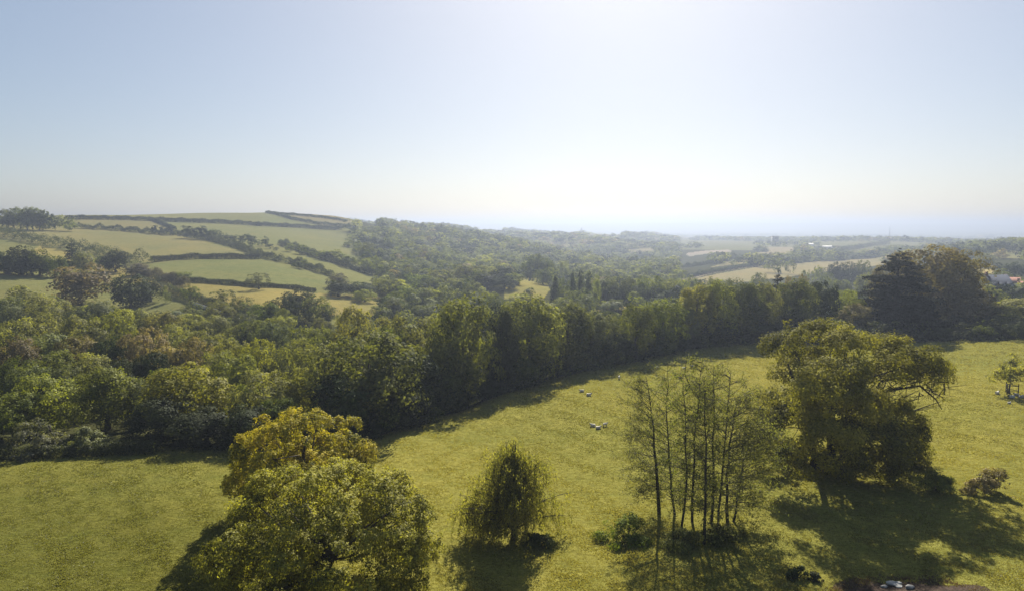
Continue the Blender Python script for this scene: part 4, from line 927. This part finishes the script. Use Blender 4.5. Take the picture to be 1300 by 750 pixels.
# ------------------------------------------------------------------ buildings far away
WHITE = plain('white_render', (.72,.71,.68), .8, .2, 1.5, .08); SLATE = plain('slate', (.050,.055,.070), .95, .03, 1.2, .3); BRICK = plain('brick', (.30,.155,.11), .85, .15, 2.5, .25); GREYST = plain('tower_stone', (.22,.215,.20), .9, .15, 1, .25)
GLASSD = plain('window_glass', (.03,.035,.045), .12, .6, 1, .1); TILE = plain('red_tile', (.20,.11,.085), .95, .03, 2, .25); TIMBER = plain('painted_wood', (.7,.7,.68), .6, .3, 2, .05)
def house(name, label, px, depth, ridge_py, w_, d_, roofh, rz, wall, roof, cat='house', gables=(), chim=True, zoff=0.0):
    p = along(px, ridge_py, depth); g0 = float(G(p[0], p[1])); top = p[2]-g0; wh = max(2.2, top-roofh)
    r = thing(name, label, cat, (p[0], p[1], g0-.2)); r.rotation_euler.z = rz
    wg = Geo(); hx, hy = w_/2, d_/2
    wg.box((0, 0, wh/2), (w_, d_, wh))
    for s in (-1, 1):
        V = np.array([[s*hx, -hy, wh], [s*hx, hy, wh], [s*hx, 0, wh+roofh-.15], [s*(hx-.3), -hy, wh], [s*(hx-.3), hy, wh], [s*(hx-.3), 0, wh+roofh-.15]])
        wg.add(V, [[0,1,4,3],[1,2,5,4],[2,0,3,5]], [[0,1,2],[3,5,4]])
    obj('wall', wg.mesh('wall', [wall]), r)
    rg_ = Geo(); ov = .45
    for s in (-1, 1):
        e = np.array([[-hx-ov, s*(hy+ov), wh-ov*roofh/hy*.9], [hx+ov, s*(hy+ov), wh-ov*roofh/hy*.9], [hx+ov, 0, wh+roofh], [-hx-ov, 0, wh+roofh]])
        e2 = e+[0, 0, .2]; rg_.add(np.concatenate([e, e2]), [[0,1,2,3],[4,5,6,7],[0,1,5,4],[1,2,6,5],[3,0,4,7],[2,3,7,6]])
    ro = obj('roof', rg_.mesh('roof', [roof]), r)
    if chim:
        obj('chimney', Geo().box((-hx*.7, 0, wh+roofh+.5), (1.0, .8, 2.2)).box((-hx*.7, 0, wh+roofh+1.65), (1.2, 1.0, .15)).mesh('chimney', [BRICK]), r)
    for wx in np.arange(-hx+1.6, hx-1, 2.6):
        for z in ([wh*.3, wh*.75] if wh > 4.5 else [wh*.55]):
            o = obj('window', Geo().box((wx, -hy-.04, z), (1.15, .12, 1.35)).mesh('window', [TIMBER]), r); obj('pane', Geo().box((wx, -hy-.11, z), (.92, .05, 1.1)).mesh('pane', [GLASSD]), o)
    for gx, gw, gh, gm_ in gables:
        a = Geo(); y0, y1 = -hy-1.1, -hy+2.4; b0 = wh*.35; e0 = wh+.1
        V = np.array([[gx-gw/2,y0,b0],[gx+gw/2,y0,b0],[gx+gw/2,y0,e0],[gx,y0,e0+gh],[gx-gw/2,y0,e0],[gx-gw/2,y1,b0],[gx+gw/2,y1,b0],[gx+gw/2,y1,e0],[gx,y1,e0+gh],[gx-gw/2,y1,e0]])
        a.add(V, [[0,1,2,4],[0,5,6,1],[1,6,7,2],[5,0,4,9]], [[4,2,3]]); gb = obj('gable', a.mesh('gable', [gm_]), r)
        b_ = Geo()
        for s in (-1, 1):
            e = np.array([[gx+s*(gw/2+.25), y0-.3, e0-.25*gh/(gw/2)], [gx+s*(gw/2+.25), y1+1, e0-.25*gh/(gw/2)], [gx, y1+1, e0+gh+.04], [gx, y0-.3, e0+gh+.04]]); e2 = e+[0, 0, .14]
            b_.add(np.concatenate([e, e2]), [[0,1,2,3],[4,5,6,7],[0,1,5,4],[1,2,6,5],[3,0,4,7],[2,3,7,6]])
        obj('gable_roof', b_.mesh('gable_roof', [roof]), gb)
        obj('window', Geo().box((gx, y0-.04, e0-.3), (1.1, .1, 1.3)).mesh('window', [GLASSD]), gb)
    return r
house('house','white gabled house with long dark slate roof and a brick gable, beside the brown trees',1263,318,349,15,9,5.6,.30,WHITE,SLATE,gables=((-5.2,3.2,2.6,BRICK),(-.8,3.2,2.4,WHITE),(3.8,3.2,2.4,WHITE)))
house('house','pale cottage with reddish tiled roof behind the white gabled house, cut by the frame edge',1297,345,357,9,7,3.2,.5,WHITE,TILE)
house('house','small reddish-roofed cottage between slate-roofed house and the field beyond',1284,385,352,8,6.5,3,-.2,BRICK,TILE)
house('house','small house with grey slate roof peeping out of the wood left of the cedar',1057,225,381,6.5,6,3,1.0,WHITE,SLATE,chim=False)
house('house','white gabled villa showing between trees at the far meadow corner',1240,300,372,6,6,3,.1,WHITE,SLATE,chim=False)
house('barn','pale farm building left of the other one on the distant ridge below the church tower',1028,1350,309,14,9,3,.2,WHITE,STONE,'barn',chim=False)
house('barn','white farm building with a pale roof at the end of the thick dark hedge line',1050,1330,312,17,10,3.5,-.1,WHITE,STONE,'barn',chim=False)
# church tower
p = along(984, 300, 1500); g0 = float(G(p[0], p[1])); hT = p[2]-g0; tw = thing('church_tower', 'square stone church tower rising above hazy trees on the distant ridge', 'church tower', (p[0], p[1], g0))
obj('wall', Geo().box((0,0,hT/2-.7), (12,12,hT-1.4)).mesh('wall', [GREYST]), tw)
gp = Geo(); gp.box((0,0,hT-1.2), (12.6,12.6,.6))
for s in (-1, 1):
    for k in (-1, -.33, .33, 1): gp.box((k*5.3, s*5.9, hT-.2), (1.5,.7,1.4)); gp.box((s*5.92, k*3.6, hT-.22), (.68,1.5,1.36))
obj('parapet', gp.mesh('parapet', [GREYST]), tw)
for s in (-1.6, 1.6): obj('belfry_opening', Geo().box((s, -6.05, hT*.78), (1.5,.2,4.2)).mesh('belfry_opening', [GLASSD]), tw)
# pylon and masts
STEEL = plain('galvanised_steel', (.30,.31,.33), .5, .4, 3, .1, .6)
def pylon(px, top, depth, label, base, arms):
    p = along(px, top, depth); g0 = float(G(p[0], p[1])); h = p[2]-g0; r = thing('pylon' if arms else 'radio_mast', label, 'pylon' if arms else 'mast', (p[0], p[1], g0))
    gl = Geo()
    for sx in (-1, 1):
        for sy in (-1, 1): gl.tube([[sx*base, sy*base, 0], [sx*base*.35, sy*base*.35, h*.6], [sx*.25, sy*.25, h]], [.5, .42, .3], 4)
    nb = 9; zz = np.linspace(0, h*.95, nb); ww = np.interp(zz, [0, h*.6, h], [base, base*.35, .25])
    for i in range(nb-1):
        for sy in (-1, 1): gl.tube([[-ww[i], sy*ww[i], zz[i]], [ww[i+1], sy*ww[i+1], zz[i+1]]], [.22,.22], 3); gl.tube([[ww[i], sy*ww[i], zz[i]], [-ww[i+1], sy*ww[i+1], zz[i+1]]], [.22,.22], 3)
    obj('lattice', gl.mesh('lattice', [STEEL]), r)
    for f in arms: obj('cross_arm', Geo().tube([[-7.5*(1.3-f*.5),0,h*f],[0,0,h*f+1.2],[7.5*(1.3-f*.5),0,h*f]], [.25,.4,.25], 4).mesh('cross_arm', [STEEL]), r)
pylon(738, 288, 2100, 'hazy lattice pylon standing on the wooded valley skyline', 4.2, (.7,.82,.93))
pylon(1130, 288.5, 2400, 'thin hazy radio mast on the far plain left of the brown trees', 1.6, ())

# ------------------------------------------------------------------ bare earth and its stones at the bottom right
c0 = at(1158, 764); rngE = np.random.default_rng(4); na_, nr_ = 72, 10; Vv = []
for i in range(nr_+1):
    for j in range(na_):
        th = j*2*PI/na_; R_ = (1+.16*math.sin(3*th+1)+.1*math.sin(7*th)+.06*math.sin(13*th+2)); x_ = c0[0]+6.6*R_*i/nr_*math.cos(th); y_ = c0[1]+4.3*R_*i/nr_*math.sin(th)
        Vv.append((x_, y_, float(G(x_, y_))+.02-.02*(i/nr_)**6+.05*math.sin(x_*3)*math.sin(y_*4)*(1-i/nr_)+.04*(1-i/nr_)))
t = NT('bare_earth'); tc = t.n('ShaderNodeNewGeometry').outputs['Position']; n1 = t.noise(1.1, 6, .7, tc, 1.); n2 = t.noise(6, 5, .7, tc)
c = t.ramp(n1, (.3, (.022,.016,.012)), (.5, (.052,.036,.026)), (.7, (.095,.068,.048))); c = t.mixc(1., c, t.ramp(n2, (.3, .6), (.7, 1.3)), 'MULTIPLY')
p_ = t.n('ShaderNodeBsdfPrincipled'); t.l(c, p_.inputs['Base Color']); p_.inputs['Roughness'].default_value = .95; p_.inputs['Specular IOR Level'].default_value = .05
b_ = t.n('ShaderNodeBump'); b_.inputs['Strength'].default_value = .9; b_.inputs['Distance'].default_value = .2; t.l(n2, b_.inputs['Height']); t.l(b_.outputs[0], p_.inputs['Normal'])
tag(obj('bare_earth', mesh_np('bare_earth', np.array(Vv), [[i*na_+j, i*na_+(j+1)%na_, (i+1)*na_+(j+1)%na_, (i+1)*na_+j] for i in range(nr_) for j in range(na_)], smooth=True, mats=[t.out(p_.outputs[0])])), kind='structure')
for i, (px, py, s, lab) in enumerate([(1135,741,.42,'pale stone lying on the left part of the muddy patch'),(1141,744,.28,'smaller pale stone just right of the larger one on mud'),(1155,746,.35,'grey stone in the middle of the muddy patch'),(1122,745,.25,'brownish stone at the left rim of the muddy patch')]):
    p = at(px, py); rs = np.random.default_rng(i); import bmesh; bm = bmesh.new(); bmesh.ops.create_icosphere(bm, subdivisions=3, radius=1)
    ph = rs.uniform(0, 6, 3)
    for v in bm.verts: q = v.co; f = 1+.22*math.sin(3*q.x+ph[0])+.18*math.sin(4*q.y+ph[1])+.12*math.sin(5*q.z+ph[2]); v.co = Vector((q.x*f*s*1.3, q.y*f*s*.9, q.z*f*s*.55))
    me = bpy.data.meshes.new('stone'); bm.to_mesh(me); bm.free(); me.materials.append(STONE if i < 2 else GREYST)
    tag(obj('stone', me, None, tuple(p+np.array([0, 0, s*.2]))), lab, 'stone')

# ------------------------------------------------------------------ grass of the meadow (nobody could count it)
def grass(n, d0, d1, seed, hh, cov, mat, name, label, pmask=None):
    rng = np.random.default_rng(seed); d = np.exp(rng.uniform(math.log(d0), math.log(d1), n)); a = rng.uniform(-1.2, 1.2, n); x = a*d; y = d
    keepm = y < edge_depth(a)+2; keepm &= (((x-c0[0])/6.4)**2+((y-c0[1])/4.2)**2) > rng.uniform(.55, 1.1, n)
    tuss = noise2(x*.9, y*.7, 5)+noise2(x*2.3, y*1.9, 2)*.8+noise2(x*.21, y*.17, 3)*.5
    keepm &= tuss > rng.normal(cov, .5, n)
    if pmask is not None: keepm &= pmask(x, y, rng)
    x, y, d, tuss = x[keepm], y[keepm], d[keepm], tuss[keepm]; n = len(x); z = G(x, y)
    k = 3; X_ = np.repeat(x, k)+rng.normal(0, .10, n*k); Y_ = np.repeat(y, k)+rng.normal(0, .10, n*k); Z_ = np.repeat(z, k)-.01; dd = np.repeat(d, k)
    hb = hh*(.7+.5*np.clip(np.repeat(tuss, k), -.5, 1.2))*rng.uniform(.6, 1.3, n*k)*np.clip(dd/110, .8, 1.5); wb = (.030+.00045*dd)*rng.uniform(.7, 1.3, n*k)
    th = rng.uniform(0, 2*PI, n*k); lx, ly = rng.normal(.1, .45, n*k)*hb, rng.normal(-.1, .45, n*k)*hb
    V = np.stack([np.stack([X_-np.cos(th)*wb, Y_-np.sin(th)*wb, Z_], 1), np.stack([X_+np.cos(th)*wb, Y_+np.sin(th)*wb, Z_], 1), np.stack([X_+lx, Y_+ly, Z_+hb], 1)], 1).reshape(-1, 3)
    vig_blade = np.clip((-x/y-.22)/.35, 0, 1)*np.clip((125-y)/45, 0, 1)+.35*np.clip((62-y)/14, 0, 1)  # same vignette darkening, put into the blade tint
    tint = np.clip(np.repeat(.55+.3*noise2(x/9, y/12, 7)-.7*vig_blade, k)+rng.normal(0, .2, n*k), 0, 1)
    tag(obj(name, mesh_np(name, V, None, np.arange(n*k*3).reshape(-1, 3), tint, [mat])), label, name.replace('_', ' '), kind='stuff')
GRASS = leaf_mat('grass_blades', (.100,.105,.019), (.250,.226,.044), transl=.4, gloss=.03, vary=0)
grass(560000, 50, 215, 3, .13, -2.5, GRASS, 'meadow_grass', 'short sunlit tussocky grass covering the sloping meadow')
DRY = leaf_mat('dry_stems', (.075,.050,.032), (.16,.105,.07), transl=.3, gloss=.03, vary=0)
grass(160000, 50, 72, 6, .28, -1.5, DRY, 'dead_grass', 'brown dead stems round the muddy patch at the bottom right', lambda x, y, r: np.abs(((x-c0[0])/6.8)**2+((y-c0[1])/4.5)**2-.9) < r.exponential(.16, len(x)))
